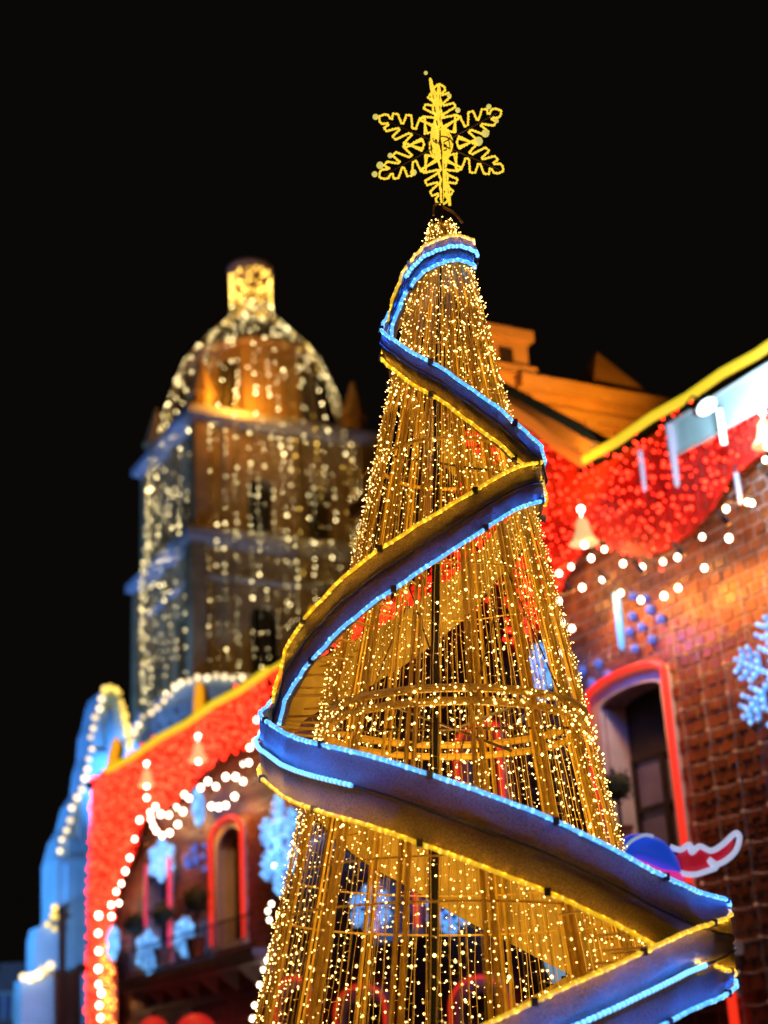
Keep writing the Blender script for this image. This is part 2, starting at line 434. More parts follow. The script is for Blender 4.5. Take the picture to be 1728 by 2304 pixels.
# ------------------------------------------------------------------ yellow tubes along the roofs
YEL = glow('yellow_tube', (0.86, 0.62, 0.02), 1.0, True)
YEL2 = glow('amber_tube', (1.0, 0.40, 0.01), .95, True)
def tube_px(name, pts, rad, label, cat, material, o_=.5):
    P = [wp(x, y, o_) for x, y in pts]; s0, z0 = P[0]
    t = fempty(name, label, cat, s0, z0, o_)
    m = MB(); m.tube([(a-s0, 0, b-z0) for a, b in P], rad, 10); m.build('tube', material, t)
    m = MB()
    for a, b in P[::1]:
        m.box((a-s0, .25, b-z0-.02), (.05, .5, .05))
    m.build('clip', HOUS, t); return t
line = lambda x0, y0, x1, y1, n: [(x0+(x1-x0)*i/n, y0+(y1-y0)*i/n+(3 if i % 2 else -3)) for i in range(n+1)]
tube_px('roof_light_tube', line(1308, 1040, 1860, 696, 7), .105, 'long yellow light tube above the right roof line', 'light tube', YEL)
tube_px('roof_light_tube', line(240, 1736, 600, 1512, 6), .135, 'yellow light tube along the far left roof line', 'light tube', YEL)
tube_px('roof_light_tube', line(560, 1536, 690, 1452, 2), .07, 'thin yellow light tube where the left roof meets the ribbon', 'light tube', YEL)
AMB = glow('amber_cornice_light', (0.9, 0.22, 0.02), .6, True)
tube_px('cornice_light_tube', line(1090, 876, 1312, 1040, 4), .15, 'soft orange light tube on the sloping cornice behind the ribbon fold', 'light tube', AMB, .55)
def finial(pts, label, w0):
    P = [wp(x, y, .3) for x, y in pts]; s0, z0 = P[0]
    t = fempty('roof_finial', label, 'finial', s0, z0, .3)
    h = P[-1][1]-P[0][1]; lean = P[-1][0]-P[0][0]
    m = MB(); m.tube([(0, .2, 0), (lean*.5, .2, h*.5), (lean, .2, h)], [w0, w0*.6, w0*.25], 10); m.build('spike', OCHRE, t)
    m = MB(); m.tube([(-w0*1.1, -.05, 0), (lean*.45-w0*.9, -.05, h*.5), (lean-w0*.4, -.05, h*.97), (lean+w0*.2, -.05, h)], w0*.42, 8); m.build('rope_light', YEL2, t)
    m = MB(); m.tube([(w0*.9, -.02, 0), (lean+w0*.5, -.02, h*.9)], w0*.35, 8); m.build('side_rope_light', YEL2, t)
finial([(450, 1612), (450, 1538)], 'glowing yellow finial on the left roof line, middle of the three', .26)
finial([(252, 1732), (264, 1666)], 'glowing amber finial at the far corner of the left roof', .30)
finial([(700, 1450), (706, 1368)], 'yellow finial just above the ribbon, nearest of the three on the left', .18)

# ------------------------------------------------------------------ garlands of round white bulbs
WHB = glow('warm_white_bulb', (1.0, 0.80, 0.58), 11, True, .25)
def garland(label, pts, o_=.6, rad=.062, seglen=None, light=30, col=(1, .38, .08)):
    P = [wp(x, y, o_) for x, y in pts]; s0, z0 = P[0]
    t = fempty('bulb_garland', label, 'bulb garland', s0, z0, o_)
    line_ = [(a-s0, .03, b-z0+.14) for a, b in P]
    wire = MB()
    for a, b in zip(line_[:-1], line_[1:]):
        a = Vector(a); b = Vector(b); sag = (b-a).length*.08
        wire.tube([a.lerp(b, k/5)-Vector((0, 0, sag*math.sin(PI*k/5))) for k in range(6)], .012, 5)
    for a in line_: wire.tube([a, (a[0], 0, a[2]-.1)], .02, 5)
    wire.build('wire', CABLE, t)
    for i, (a, b) in enumerate(P):
        m = MB(); q = rad*random.uniform(.88, 1.12); m.ball((0, 0, 0), q, 10, 7, (1, 1, 1.15)); o = m.build('bulb', WHB, t, True); o.location = (a-s0, 0, b-z0)
        if light and i % 3 == 0: lamp('bulb_light', 'POINT', t, (a-s0, -.15, b-z0), col, light, .08)
garland('upper swag of white bulbs under the right red curtain',
        [(1258, 1290), (1285, 1275), (1330, 1256), (1360, 1236), (1402, 1268), (1445, 1276), (1492, 1264), (1524, 1254), (1580, 1208), (1634, 1145), (1682, 1130), (1722, 1035)], rad=.056, light=45)
garland('lower swag of white bulbs on the orange brick right of the tree',
        [(1257, 1352), (1310, 1322), (1355, 1304), (1397, 1334), (1442, 1350), (1494, 1341), (1526, 1323), (1585, 1278), (1640, 1211), (1692, 1132)], rad=.056, light=45)
garland('stray chain of white bulbs along the right edge of the tree', [(1262, 1400), (1287, 1414), (1262, 1470)], rad=.06, light=0)
garland('tight ring of white bulbs on the left facade below the swag',
        [(338, 1828), (350, 1815), (362, 1832), (380, 1834), (396, 1818), (412, 1826), (400, 1855), (382, 1874), (365, 1880), (352, 1870), (345, 1858), (340, 1842)], rad=.085, light=30)
garland('ring of white bulbs above the left red-outlined window',
        [(415, 1788), (425, 1796), (452, 1772), (468, 1758), (486, 1770), (508, 1748), (530, 1748), (547, 1758), (528, 1792), (508, 1812), (492, 1816), (476, 1814)], rad=.08, light=30)
garland('string of white bulbs hanging down the hem of the corner curtain',
        [(330, 1795), (314, 1845), (303, 1888), (292, 1930), (282, 1960), (273, 1988), (262, 2006), (268, 2032), (250, 2036), (251, 2062)], rad=.08, light=20)
garland('white bulbs trailing down the curtain edge next to the ribbon',
        [(578, 1620), (590, 1650), (575, 1668), (562, 1682), (560, 1716), (548, 1718)], rad=.07, light=20)
garland('loose cream bulbs hanging beside the left foot of the tree',
        [(618, 1948), (611, 2034), (603, 2050), (606, 2070), (600, 2160), (592, 2182), (584, 2216), (573, 2262), (568, 2292)], rad=.05, light=0)
garland('vertical white bulb string down the far red and orange corner band',
        [(222, 2060), (221, 2100), (222, 2140), (221, 2180), (222, 2215), (228, 2235), (223, 2262), (226, 2290)], rad=.10, light=20)

# ------------------------------------------------------------------ bells
BELL = glow('bell_glow', (1.0, 0.62, 0.26), .85, True)
def bell(px, py, hpx, label, o_=.7):
    s, z = wp(px, py, o_); P = fw(s, z, o_); h = hpx/F_PX*(P-CAM).dot(FW)
    t = fempty('bell_lantern', label, 'bell lantern', s, z, o_)
    m = MB(); m.lathe([(.02*h, .5*h), (.16*h, .48*h), (.24*h, .3*h), (.28*h, 0), (.40*h, -.3*h), (.55*h, -.48*h), (.50*h, -.5*h), (.02*h, -.3*h)], 16); m.build('shell', BELL, t, True)
    m = MB(); m.ball((0, 0, -.52*h), .12*h, 10, 6); m.build('clapper', WHB, t, True)
    m = MB(); m.ball((0, 0, .85*h), .13*h, 10, 6); m.tube([(0, 0, .5*h), (0, 0, .8*h)], .03*h, 5); m.build('top_bulb', WHB, t, True)
    for sx in (-1, 1):
        m = MB(); m.tube(smoothline([(0, 0, .5*h), (sx*.35*h, 0, .75*h), (sx*.6*h, 0, .55*h), (sx*.3*h, 0, .45*h), (0, 0, .5*h)]), .04*h, 5); m.build('bow_loop', RED, t)
bell(1312, 1195, 62, 'glowing bell with round bulb above, right of the tree under the red swag')
bell(1722, 975, 62, 'glowing bell at the right frame edge under the pale lit panel')
bell(446, 1692, 42, 'blurred glowing bell on the left red curtain, nearer the tree')
bell(330, 1750, 38, 'blurred glowing bell on the left red curtain, nearer the far corner')

# ------------------------------------------------------------------ snowflakes of blue light
BLU = glow('ice_blue_rope', (0.10, 0.34, 0.85), .85, True, .3)
BLUB = glow('ice_blue_bulb', (0.17, 0.48, 0.95), 1.2, True, .5)
def snowflake(px, py, hpx, label, o_=.5, turn=0.0, power=60, br=.05, blob=1.0):
    s, z = wp(px, py, o_); P = fw(s, z, o_); R = hpx/2/F_PX*(P-CAM).dot(FW)
    t = fempty('snowflake_light', label, 'snowflake', s, z, o_, 'blue snowflake lights on the facade')
    t.rotation_euler = (0, 0, FRZ+turn)
    for k in range(6):
        a = PI/2+k*PI/3; u = Vector((math.cos(a), 0, math.sin(a))); v = Vector((-math.sin(a), 0, math.cos(a)))
        m = MB(); rr_ = R*.035*blob; bl = MB()
        m.tube([u*R*.08, u*R], rr_, 6)
        for q, w_ in ((.38, .22), (.58, .26), (.78, .18)):
            for sg in (-1, 1): m.tube([u*R*q, u*R*(q+w_*.6)+v*sg*R*w_], rr_, 6)
        m.build('arm', BLU, t)
        for pt in even([u*R*.1, u*R], .16): bl.dot(pt+Vector((0, -.06, 0)), br)
        for q, w_ in ((.38, .22), (.58, .26), (.78, .18)):
            for sg in (-1, 1): bl.dot(u*R*(q+w_*.6)+v*sg*R*w_+Vector((0, -.05, 0)), br); bl.dot(u*R*(q+w_*.3)+v*sg*R*w_*.5+Vector((0, -.05, 0)), br)
        bl.build('bulbs', BLUB, t, stuff=True)
    m = MB(); m.lathe([(.05*R, -.03), (.16*R, 0), (.05*R, .03)], 12); ob = m.build('hub', BLU, t); ob.rotation_euler = (PI/2, 0, 0)
    if power: lamp('snowflake_glow', 'POINT', t, (0, -.35, 0), (.12, .3, 1), power, .3)
snowflake(1744, 1520, 285, 'large blue snowflake cut by the right frame edge', power=90, br=.06)
snowflake(1218, 1512, 140, 'small bright blue snowflake seen through the right strings of the tree', power=60)
snowflake(630, 1900, 215, 'large blue snowflake half hidden behind the left edge of the tree', power=160, br=.11, blob=1.3)
snowflake(366, 1935, 90, 'blue snowflake above the far balcony window', turn=.35, power=30, br=.12, blob=1.8)
snowflake(449, 1815, 84, 'blue snowflake hanging below the bulb ring, turned edge-on', turn=-.6, power=30, br=.12, blob=1.8)
snowflake(257, 2122, 74, 'small blue snowflake beside the orange corner band, left of three', power=30, br=.12, blob=1.8)
snowflake(337, 2142, 92, 'small blue snowflake on the balcony railing, middle of three', .5, -.95, 30, .12, 1.8)
snowflake(420, 2108, 86, 'small blue snowflake on the balcony railing, right of three', .5, -.95, 30, .12, 1.8)
snowflake(834, 2045, 110, 'narrow blue snowflake seen through the strings, left of the mast', turn=.7, power=30)
snowflake(1012, 2045, 120, 'narrow blue snowflake seen through the strings, right of the mast', turn=.7, power=30)
# icicle tubes
ICE = glow('ice_tube', (0.12, 0.52, 0.95), .85, True)
ICW = glow('white_tube', (0.62, 0.62, 0.9), .75, True)
def icicle(px, y0, y1, rad, label, material, o_=.6):
    a = wp(px, y0, o_); b = wp(px+(y1-y0)*.02, y1, o_); L = a[1]-b[1]
    t = fempty('icicle_light', label, 'icicle light', a[0], a[1], o_, 'icicle light tubes')
    m = MB(); m.tube([(0, 0, 0), (.01, 0, -L*.5), (0, 0, -L*.94), (0, 0, -L)], [rad, rad, rad*.8, rad*.3], 10); m.build('tube', material, t, True)
    m = MB(); m.tube([(0, 0, .16), (0, 0, -.02)], rad*.5, 8); m.build('cap', HOUS, t)
    return t
t = icicle(1386, 1335, 1468, .085, 'cyan icicle tube above the red-outlined door', ICE); lamp('icicle_glow', 'POINT', t, (.1, -.5, -.9), (.10, .22, 1), 80, .3)
icicle(1506, 955, 1105, .07, 'white icicle tube at the left end of the pale lit panel', ICW, .7)
icicle(1440, 1015, 1112, .05, 'short white icicle tube on the right red curtain', ICW, .7)
icicle(1656, 1065, 1140, .05, 'short white icicle tube under the right red curtain hem', ICW, .7)
# blue specks of light on the wall
SPK = glow('blue_speck_lamp', (0.08, 0.2, 0.9), .6)
t = fempty('blue_speck_lights', 'scatter of dim blue lamps on the brick left of the icicle tube', 'light net', *wp(1400, 1400), .12)
s0, z0 = wp(1400, 1400); m = MB()
for (x, y) in ((1462, 1370), (1422, 1386), (1443, 1410), (1467, 1438), (1428, 1458), (1346, 1492), (1310, 1508), (1332, 1536), (1424, 1340), (1450, 1345), (1486, 1392), (1368, 1518), (1416, 1420)):
    a = wp(x, y, .12); m.ball((a[0]-s0, 0, a[1]-z0), .10, 8, 6)
m.build('lamps', SPK, t, stuff=True)
t = fempty('blue_speck_lights', 'scatter of dim blue lamps right of the far balcony snowflake', 'light net', *wp(430, 1930), .12)
s0, z0 = wp(430, 1930); m = MB()
for _ in range(16):
    a = wp(430+rt.uniform(-25, 30), 1930+rt.uniform(-28, 30), .12); m.ball((a[0]-s0, 0, a[1]-z0), .09, 6, 5)
m.build('lamps', SPK, t, stuff=True)

# light net over the brick, dim lamps at its knots
NETB = glow('net_lamp', (1.0, 0.50, 0.30), .45, False, .8)
NETC = mat('net_cord', (0.30, 0.28, 0.30), .6)
t = fempty('light_net', 'square-mesh net of cords with dim lamps stretched over the right brick wall', 'light net', -30, 2, .10)
m = MB(); mk = MB(); rnd = random.Random(9)
def blocked(s, z):
    return any(a-.4 < s < b+.4 and c-.2 < z < d+.5 for a, b, c, d, e in OPEN)
s = -30.0
cols = [(-30+.72*i) for i in range(26)]
for s in cols:
    seg = []
    for k in range(60):
        z = 2+.16*k
        if z > 10.2: break
        if blocked(s, z):
            if len(seg) > 1: m.tube(seg, .010, 4)
            seg = []
        else: seg.append((s+30+.02*math.sin(k*.9+s), 0, z-2))
    if len(seg) > 1: m.tube(seg, .010, 4)
for j in range(15):
    z = 2+.56*j; seg = []
    for k in range(105):
        s = -30+.18*k; zz = z-.05*abs(math.sin(PI*(s+30)/.72))
        if blocked(s, zz):
            if len(seg) > 1: m.tube(seg, .010, 4)
            seg = []
        else: seg.append((s+30, 0, zz-2))
    if len(seg) > 1: m.tube(seg, .010, 4)
    for s in cols:
        if not blocked(s, z) and rnd.random() < .8: mk.dot((s+30, -.03, z-2), .026)
m.build('cords', NETC, t, stuff=True); mk.build('lamps', NETB, t, stuff=True)

# ------------------------------------------------------------------ pale panel on the right parapet with its floodlight
PANEL = mat('pale_panel', (0.66, 0.74, 0.78), .6, 0, .12, 1.5)
P = [wp(x, y, .62) for x, y in ((1502, 958), (1726, 822), (1800, 780), (1800, 872), (1722, 915), (1600, 985), (1510, 1030))]
s0, z0 = P[0]
t = fempty('parapet_panel', 'pale board washed in cyan-white floodlight on the right red curtain', 'panel', s0, z0, .62)
m = MB(); m.plate([(a-s0, b-z0) for a, b in P], (), .06); m.build('board', PANEL, t)
m = MB()
for i in range(len(P)): a, b = P[i], P[(i+1) % len(P)]; m.tube([(a[0]-s0, -.03, a[1]-z0), (b[0]-s0, -.03, b[1]-z0)], .04, 6)
m.build('trim', PLAS, t)
def floodlight(name, loc, aim, color, power, label, size=.35, spot=90, lens=8, group=None, rad=.12):
    t = empty(name, label, 'floodlight', loc, 0, group)
    q = (Vector(aim)-Vector(loc)).to_track_quat('-Z', 'Y'); Rm = q.to_matrix()
    h = MB(); h.box((0, 0, .10), (size*1.25, size*.9, .16)); ob = h.build('housing', HOUS, t); ob.rotation_euler = q.to_euler()
    h = MB(); h.box((0, 0, .005), (size*1.1, size*.75, .02)); ob = h.build('lens', glow('flood_lens_'+''.join(str(int(c*9)) for c in color), color, lens), t); ob.rotation_euler = q.to_euler()
    h = MB(); h.tube([(-size*.7, 0, .1), (-size*.7, 0, .35), (size*.7, 0, .35), (size*.7, 0, .1)], .02, 6); ob = h.build('bracket', HOUS, t); ob.rotation_euler = q.to_euler()
    lamp('beam', 'SPOT', t, Rm @ Vector((0, 0, -.05)), color, power, rad, spot, None).rotation_euler = q.to_euler()
    return t
a = wp(1590, 915, 2.3)
floodlight('floodlight', fw(a[0], a[1], 2.3), fw(a[0]+.5, a[1]-.5, .62), (.50, .84, 1), 800, 'bright cyan-white floodlight on the right parapet panel', .30, 120, 14)
lamp('flood_spill', 'POINT', None, fw(a[0], a[1]-.1, 1.9), (.50, .84, 1), 480, .15)
m = MB(); a2 = wp(1590, 915, 2.55); m.ball((0, 0, 0), .26, 16, 10, (1, .35, .55)); o = m.build('flood_lamp', glow('white_lamp', (.8, .95, 1), 3, True)); o.location = fw(a2[0], a2[1], 2.55); o.rotation_euler = (0, 0, FRZ); tag(o, 'glaring white oval lamp in front of the right parapet panel', 'lamp')
a = wp(1624, 960, 1.0)
m = MB(); m.tube([(0, 0, .35), (0, 0, -.35)], .06, 10); o = m.build('white_lamp', glow('white_lamp', (.8, .95, 1), 3, True)); o.location = fw(a[0], a[1], 1.0); tag(o, 'upright white lamp just under the parapet floodlight', 'lamp')
a = wp(667, 1455, .9)
m = MB(); m.ball((0, 0, 0), .13, 12, 8); o = m.build('blue_lamp', glow('blue_lamp', (.35, .65, 1), 12, True)); o.location = fw(a[0], a[1], .9); tag(o, 'bright blue-white lamp peeking over the ribbon on the left roof line', 'lamp')

# orange wash down the brick, from lamps fixed under the curtain
for k, px in enumerate((1290, 1370, 1450, 1540, 1640, 1740)):
    base = wp(px, {0: 1330, 1: 1310, 2: 1290, 3: 1250, 4: 1180, 5: 1080}[k], 1.3)
    floodlight('wall_washer', fw(base[0], base[1], 1.3), fw(base[0], base[1]-1.3, 0), (1, .36, .03), 400,
               'small amber wall washer under the red curtain, %s from the tree' % ('first second third fourth fifth sixth'.split()[k]), .06, 105, 2, 'amber wall washers', .15)
for k, px in enumerate((560, 480, 400, 330)):
    base = wp(px, (1735, 1790, 1830, 1900)[k], 1.3)
    floodlight('wall_washer', fw(base[0], base[1], 1.3), fw(base[0], base[1]-2.0, 0), (1, .33, .03), 220,
               'small amber wall washer on the left facade, %s from the tree' % ('first second third fourth'.split()[k]), .06, 130, 2, 'amber wall washers', .15)
# orange uplight on the gable and building behind

# ------------------------------------------------------------------ amber-lit building behind the roof
sq, zq = wp(1196, 900, -2)
tb_ = fempty('amber_building', 'amber-lit stone building with pinnacles above the facade roof, right of the tree', 'building', sq, 0, -2)
# its flank stands square to our facade: runs along local +y
def zat(px, py, s_, ):     # height where the line of sight meets the plane along=s_
    q = ray(px, py); t_ = s_/q.dot(DN); return (CAM+q*t_)
c1 = zat(1196, 882, sq); c2 = zat(1480, 935, sq); depth = abs((c2-c1).dot(NN)); zc = c1.z
m = MB(); m.box((-5, depth/2+4, zc/2), (10, depth+8, zc)); m.build('wall', OCHRE, tb_)
m = MB(); m.box((-4.9, depth/2+4, zc+.15), (10.6, depth+9, .35)); m.box((-4.9, depth/2+4, zc-.55), (10.25, depth+8.4, .25)); m.box((-4.9, depth/2+4, zc-1.1), (10.4, depth+8.7, .18)); m.box((-4.9, depth/2+4, zc-1.35), (10.2, depth+8.3, .12)); m.build('cornice', OCHRE, tb_)
for kk in range(int(depth/1.1)+6):
    mm = MB(); mm.box((.12, kk*1.1-.5, zc-.83), (.28, .38, .30)); mm.build('bracket', OCHRE, tb_)
# turret at its corner
tz0 = zc-1.5; tl = zat(1085, 750, sq); tr = zat(1185, 772, sq)
m = MB(); tw = abs((tr-tl).dot(NN)); th = tr.z-zc
ty = -(tr.dot(NN)-(-2-WD))     # local y of right edge
m.box((-2.0, ty-tw/2, zc+th/2), (4.0, tw, th)); m.box((-2.0, ty-tw/2, zc+th+.15), (4.3, tw+.3, .3)); m.box((-1.9, ty-tw/2, zc+th*.35), (4.2, tw+.24, .25)); m.build('turret', OCHRE, tb_)
m = MB(); m.add([(x_, ty-tw/2+y_, zc+.35) for x_, y_ in ((.3, -tw*.7), (.3, tw*.72), (-4, tw*.72), (-4, -tw*.7))]+[(-1.5, ty-tw/2, zc+th*1.25)], [(0, 1, 4), (1, 2, 4), (2, 3, 4), (3, 0, 4)]); m.build('hipped_roof', STONE, tb_)
m = MB(); yp = ty+tw*.35; m.add([(.2, yp-.9, zc+.3), (.2, yp+.9, zc+.3), (-1.8, yp+.9, zc+.3), (-1.8, yp-.9, zc+.3), (-.8, yp, zc+th*.78)], [(0, 1, 4), (1, 2, 4), (2, 3, 4), (3, 0, 4), (3, 2, 1, 0)]); m.build('corner_pyramid', PLAS, tb_)
m = MB(); m.box((.02, ty-tw*.52, zc+th*.62), (.1, tw*.3, th*.34)); m.build('niche', DARKW, tb_)
pa = zat(1400, 905, sq); pb = zat(1390, 795, sq); yy = -(pa.dot(NN)-(-2-WD)); hh = pb.z-zc+.1
m = MB(); m.box((-.9, yy, zc+.3+hh*.06), (1.9, 1.9, hh*.12)); r_ = .95
m.add([(-.9-r_, yy-r_, zc+.35+hh*.12), (-.9+r_, yy-r_, zc+.35+hh*.12), (-.9+r_, yy+r_, zc+.35+hh*.12), (-.9-r_, yy+r_, zc+.35+hh*.12), (-.9, yy, zc+.35+hh)], [(0, 1, 4), (1, 2, 4), (2, 3, 4), (3, 0, 4), (3, 2, 1, 0)])
m.build('pinnacle', OCHRE, tb_)
A = fw(sq+7, zc-3.0, -2+1.0)
floodlight('floodlight', fw(sq+5, H+.4, -1.2), fw(sq, zc+th*.5, -2-ty), (1, .36, .03), 4200, 'amber floodlight on the palace roof aimed at the corner turret', .3, 70, 3)
floodlight('floodlight', fw(sq+9, H+.4, -7), fw(sq, zc, -9), (1, .36, .03), 120, 'amber floodlight on the palace roof aimed at the far cornice', .3, 80, 3)
a = wp(1200, 960, 1.6)
floodlight('floodlight', fw(a[0]+.5, a[1]-1.8, 1.8), fw(a[0]-.5, a[1]+.6, 0), (1, .35, .03), 500, 'amber floodlight under the sloping cornice beside the ribbon fold', .1, 120, 3)

# ------------------------------------------------------------------ bell tower of the church
ZT = 88.0
corner = CAM+ray(440, 1212)*ZT
def at_depth(px, py, z): return CAM+ray(px, py)*z
def solve_len(P0, dirv, target_x):
    lo, hi = 0, 60
    for _ in range(50):
        mid = (lo+hi)/2; x = proj(P0+dirv*mid)[0]
        if (x > target_x) == (proj(P0)[0] > target_x): lo = mid
        else: hi = mid
    return lo
side = solve_len(corner, -DN, 318)
print('tower side', side, 'corner h', corner.z)
FRT = side*1.2
CT = corner-DN*side/2-NN*FRT/2; CT.z = 0
rot_t = FRZ
tower = empty('bell_tower', 'church bell tower with arches, dome and lantern draped in bead lights', 'tower', (CT.x, CT.y, 0), rot_t)
def hz(px, py):      # height on the tower axis plane for a picture row
    q = ray(px, py); n_ = Vector((CT.x, CT.y, 0)).normalized(); t_ = Vector((CT.x, CT.y, 0)).dot(n_)/q.dot(n_); return (CAM+q*t_).z
def hc(py):          # height at the near corner
    q = ray(440, py); n_ = Vector((corner.x, corner.y, 0)).normalized(); t_ = Vector((corner.x, corner.y, 0)).dot(n_)/q.dot(n_); return (CAM+q*t_).z
z1 = hc(1212); z2 = hc(932); zb = hc(1560)
# local: x along facade dir, y into wall direction. front face = local x=+side/2 plane?  near corner is (+,-)
def tower_level(name, za, zb_, w_, arches, mname):
    """four walls with arched openings, each wall a part"""
    for k in range(4):
        ww = w_ if k % 2 == 0 else w_*1.2; off_ = w_*1.2/2 if k % 2 == 0 else w_/2
        m = MB(); m.plate([(-ww/2, za), (ww/2, za), (ww/2, zb_), (-ww/2, zb_)], [arch(c_-aw/2, c_+aw/2, a0, a1, aw/2) for c_, aw, a0, a1 in arches], .8)
        o = m.build(name, mname, tower); ang = k*PI/2
        o.rotation_euler = (0, 0, ang); o.location = Matrix.Rotation(ang, 3, 'Z') @ Vector((0, -off_, 0))
sw = side
tower_level('belfry_wall', zb-12, z1-.2, sw, [(-sw*.17, sw*.19, zb-1.5, hc(1345)), (sw*.27, sw*.19, zb-1.5, hc(1345))], STONE)
tower_level('upper_belfry_wall', z1+.5, z2-.1, sw*.93, [(-sw*.16, sw*.18, z1+1, hc(1050)), (sw*.24, sw*.18, z1+1, hc(1050))], STONE)
def ring_cornice(z_, w_, t_, name):
    m = MB(); w2 = w_+sw*.2; m.box((0, 0, z_), (w_, w2, t_)); m.box((0, 0, z_-t_*.75), (w_-.7, w2-.7, t_*.5)); m.box((0, 0, z_+t_*.75), (w_-.5, w2-.5, t_*.5)); m.build(name, PLAS, tower)
ring_cornice(z1+.1, sw+1.6, .5, 'cornice'); ring_cornice(z2+.1, sw+1.1, .45, 'cornice'); ring_cornice(z1-2.3, sw+.5, .25, 'string_course'); ring_cornice(zb-.6, sw+1.4, .5, 'cornice')
m = MB(); m.box((0, 0, (zb-12)/2), (sw+1, sw*1.2+1, zb-12)); m.build('base', STONE, tower)
m = MB(); m.box((0, 0, (z2+zb)/2), (sw*.55, sw*.55, z2-zb)); m.build('core', DARKW, tower)
for (x_, y_) in ((-1, -1), (1, -1), (1, 1), (-1, 1)):
    for (za, zb_, w_) in ((zb-10, z1-.3, sw), (z1+.4, z2-.2, sw*.93)):
        m = MB(); m.box((x_*w_/2, y_*w_*.6, (za+zb_)/2), (.9, .9, zb_-za)); m.build('pilaster', STONE, tower)
for k in range(4):      # pilaster strips on each face
    for c_ in (-.34, .05, .42):
        for (za, zb_, w_) in ((zb-3, z1-.4, sw), (z1+.5, z2-.3, sw*.93)):
            ww = w_ if k % 2 == 0 else w_*1.2; off_ = w_*.6 if k % 2 == 0 else w_/2
            m = MB(); m.box((c_*ww, -off_-.10, (za+zb_)/2), (.55, .3, zb_-za)); o = m.build('pilaster', STONE, tower); o.rotation_euler = (0, 0, k*PI/2)
# drum and dome
mpp = (Vector((CT.x, CT.y, hz(585, 900)))-CAM).dot(FW)/F_PX
zd = z2+.3
ztop = hz(585, 618)
zs = {y: hz(585, y) for y in (600, 618, 715, 740, 790, 850, 930)}
m = MB(); rd = 138*mpp
drum_top = hz(585, 822)
m.lathe([(rd, zd), (rd, drum_top-.4), (rd+.5, drum_top-.3), (rd+.5, drum_top), (rd*.9, drum_top)], 8, a0=PI/8, a1=2*PI+PI/8); m.build('drum', OCHRE, tower)
for k in range(8):
    a = k*PI/4; m = MB(); m.box((0, -rd*math.cos(PI/8)-.05, (zd+drum_top)/2-.3), (rd*.34, .25, (drum_top-zd)*.62)); o = m.build('drum_window', DARKW if k % 2 else OCHRE, tower); o.rotation_euler = (0, 0, a)
m = MB(); rr2 = 116*mpp
m.lathe([(rr2, drum_top), (106*mpp, hz(585, 792)), (84*mpp, hz(585, 762)), (58*mpp, hz(585, 735)), (44*mpp, hz(585, 712))], 24); m.build('dome', mat('dark_dome_tile', (0.05, 0.05, 0.055), .4), tower, True)
m = MB(); m.lathe([(66*mpp, hz(585, 742)), (54*mpp, hz(585, 724)), (45*mpp, hz(585, 700)), (43*mpp, hz(585, 625)), (46*mpp, hz(585, 618)), (.1, hz(585, 616))], 20); m.build('lantern', OCHRE, tower, True)
m = MB(); m.lathe([(.1, hz(585, 617)), (52*mpp, hz(585, 616)), (54*mpp, hz(585, 606)), (40*mpp, hz(585, 600)), (.1, hz(585, 598))], 20); m.build('lantern_cap', mat('cap_stone', (.2, .13, .12), .8), tower, True)
for (x_, y_) in ((-1, -1), (1, -1), (1, 1), (-1, 1)):   # corner pinnacles on the upper cornice
    m = MB(); q = sw*.42; m.lathe([(.7, z2+.4), (.7, z2+1.6), (.95, z2+1.7), (.8, z2+1.9), (.15, z2+4.2), (.02, z2+4.4)], 8, (x_*q, y_*q*1.25, 0)); m.build('pinnacle', OCHRE, tower)
# bead strings: straight drops from the lantern over the dome to the cornices and down
BEADW = glow('bead_white', (1.0, 0.78, 0.36), 17, False, .85)
BEADY = glow('bead_yellow', (1.0, 0.60, 0.10), 8, True, .6)
lab = 'string of tiny bead lights draped from the lantern down the bell tower'
rnd = random.Random(21)
for k in range(84):
    a = 2*PI*k/84+rnd.uniform(-.03, .03)
    ca, sa = math.cos(a), math.sin(a)
    ext = min((sw/2+.9)/max(1e-3, abs(ca)), (sw*.6+.9)/max(1e-3, abs(sa)))*.98; ext = min(ext, sw*.68)
    if (ca*DN.x+sa*-NN.x)*CT.x+(ca*DN.y+sa*-NN.y)*(CT.y) > CT.length*.3: continue
    prof = [(48*mpp, hz(585, 700)), (56*mpp, hz(585, 722)), (84*mpp, hz(585, 748)), (125*mpp, hz(585, 790)), (168*mpp, hz(585, 850)), (max(ext*.97, 198*mpp), z2+.6), (ext, z2-.5), (ext+.3, z1+.6), (ext+.5, z1-.6), (ext+.3, zb-2-rnd.random()*3)]
    pts = smoothline([(r_*ca, r_*sa, z_) for r_, z_ in prof], 6)
    t = empty('bead_string', lab, 'light string', (CT.x, CT.y, 0), rot_t, 'bead strings draped over the bell tower')
    t['mid'] = list(Vector((CT.x, CT.y, 0))+Matrix.Rotation(rot_t, 3, 'Z') @ pts[-12])
    m = MB(); m.tube(pts, .03, 4); m.build('wire', mat('olive_wire', (.34, .28, .10), .6), t)
    bm_ = MB()
    for p in even(pts, .50):
        q = rnd.random()
        if q < (.34 if p.z < z2 else .62): continue
        bm_.dot(p+Vector((rnd.uniform(-.05, .05), rnd.uniform(-.05, .05), 0)), .028 if q < .74 else .042 if q < .93 else .062)
    bm_.build('beads', BEADW if rnd.random() < .75 else BEADY, t, stuff=True)
t = empty('lantern_lights', 'dense yellow bead lights wrapped round the lantern of the bell tower', 'light string', (CT.x, CT.y, 0), rot_t)
m = MB()
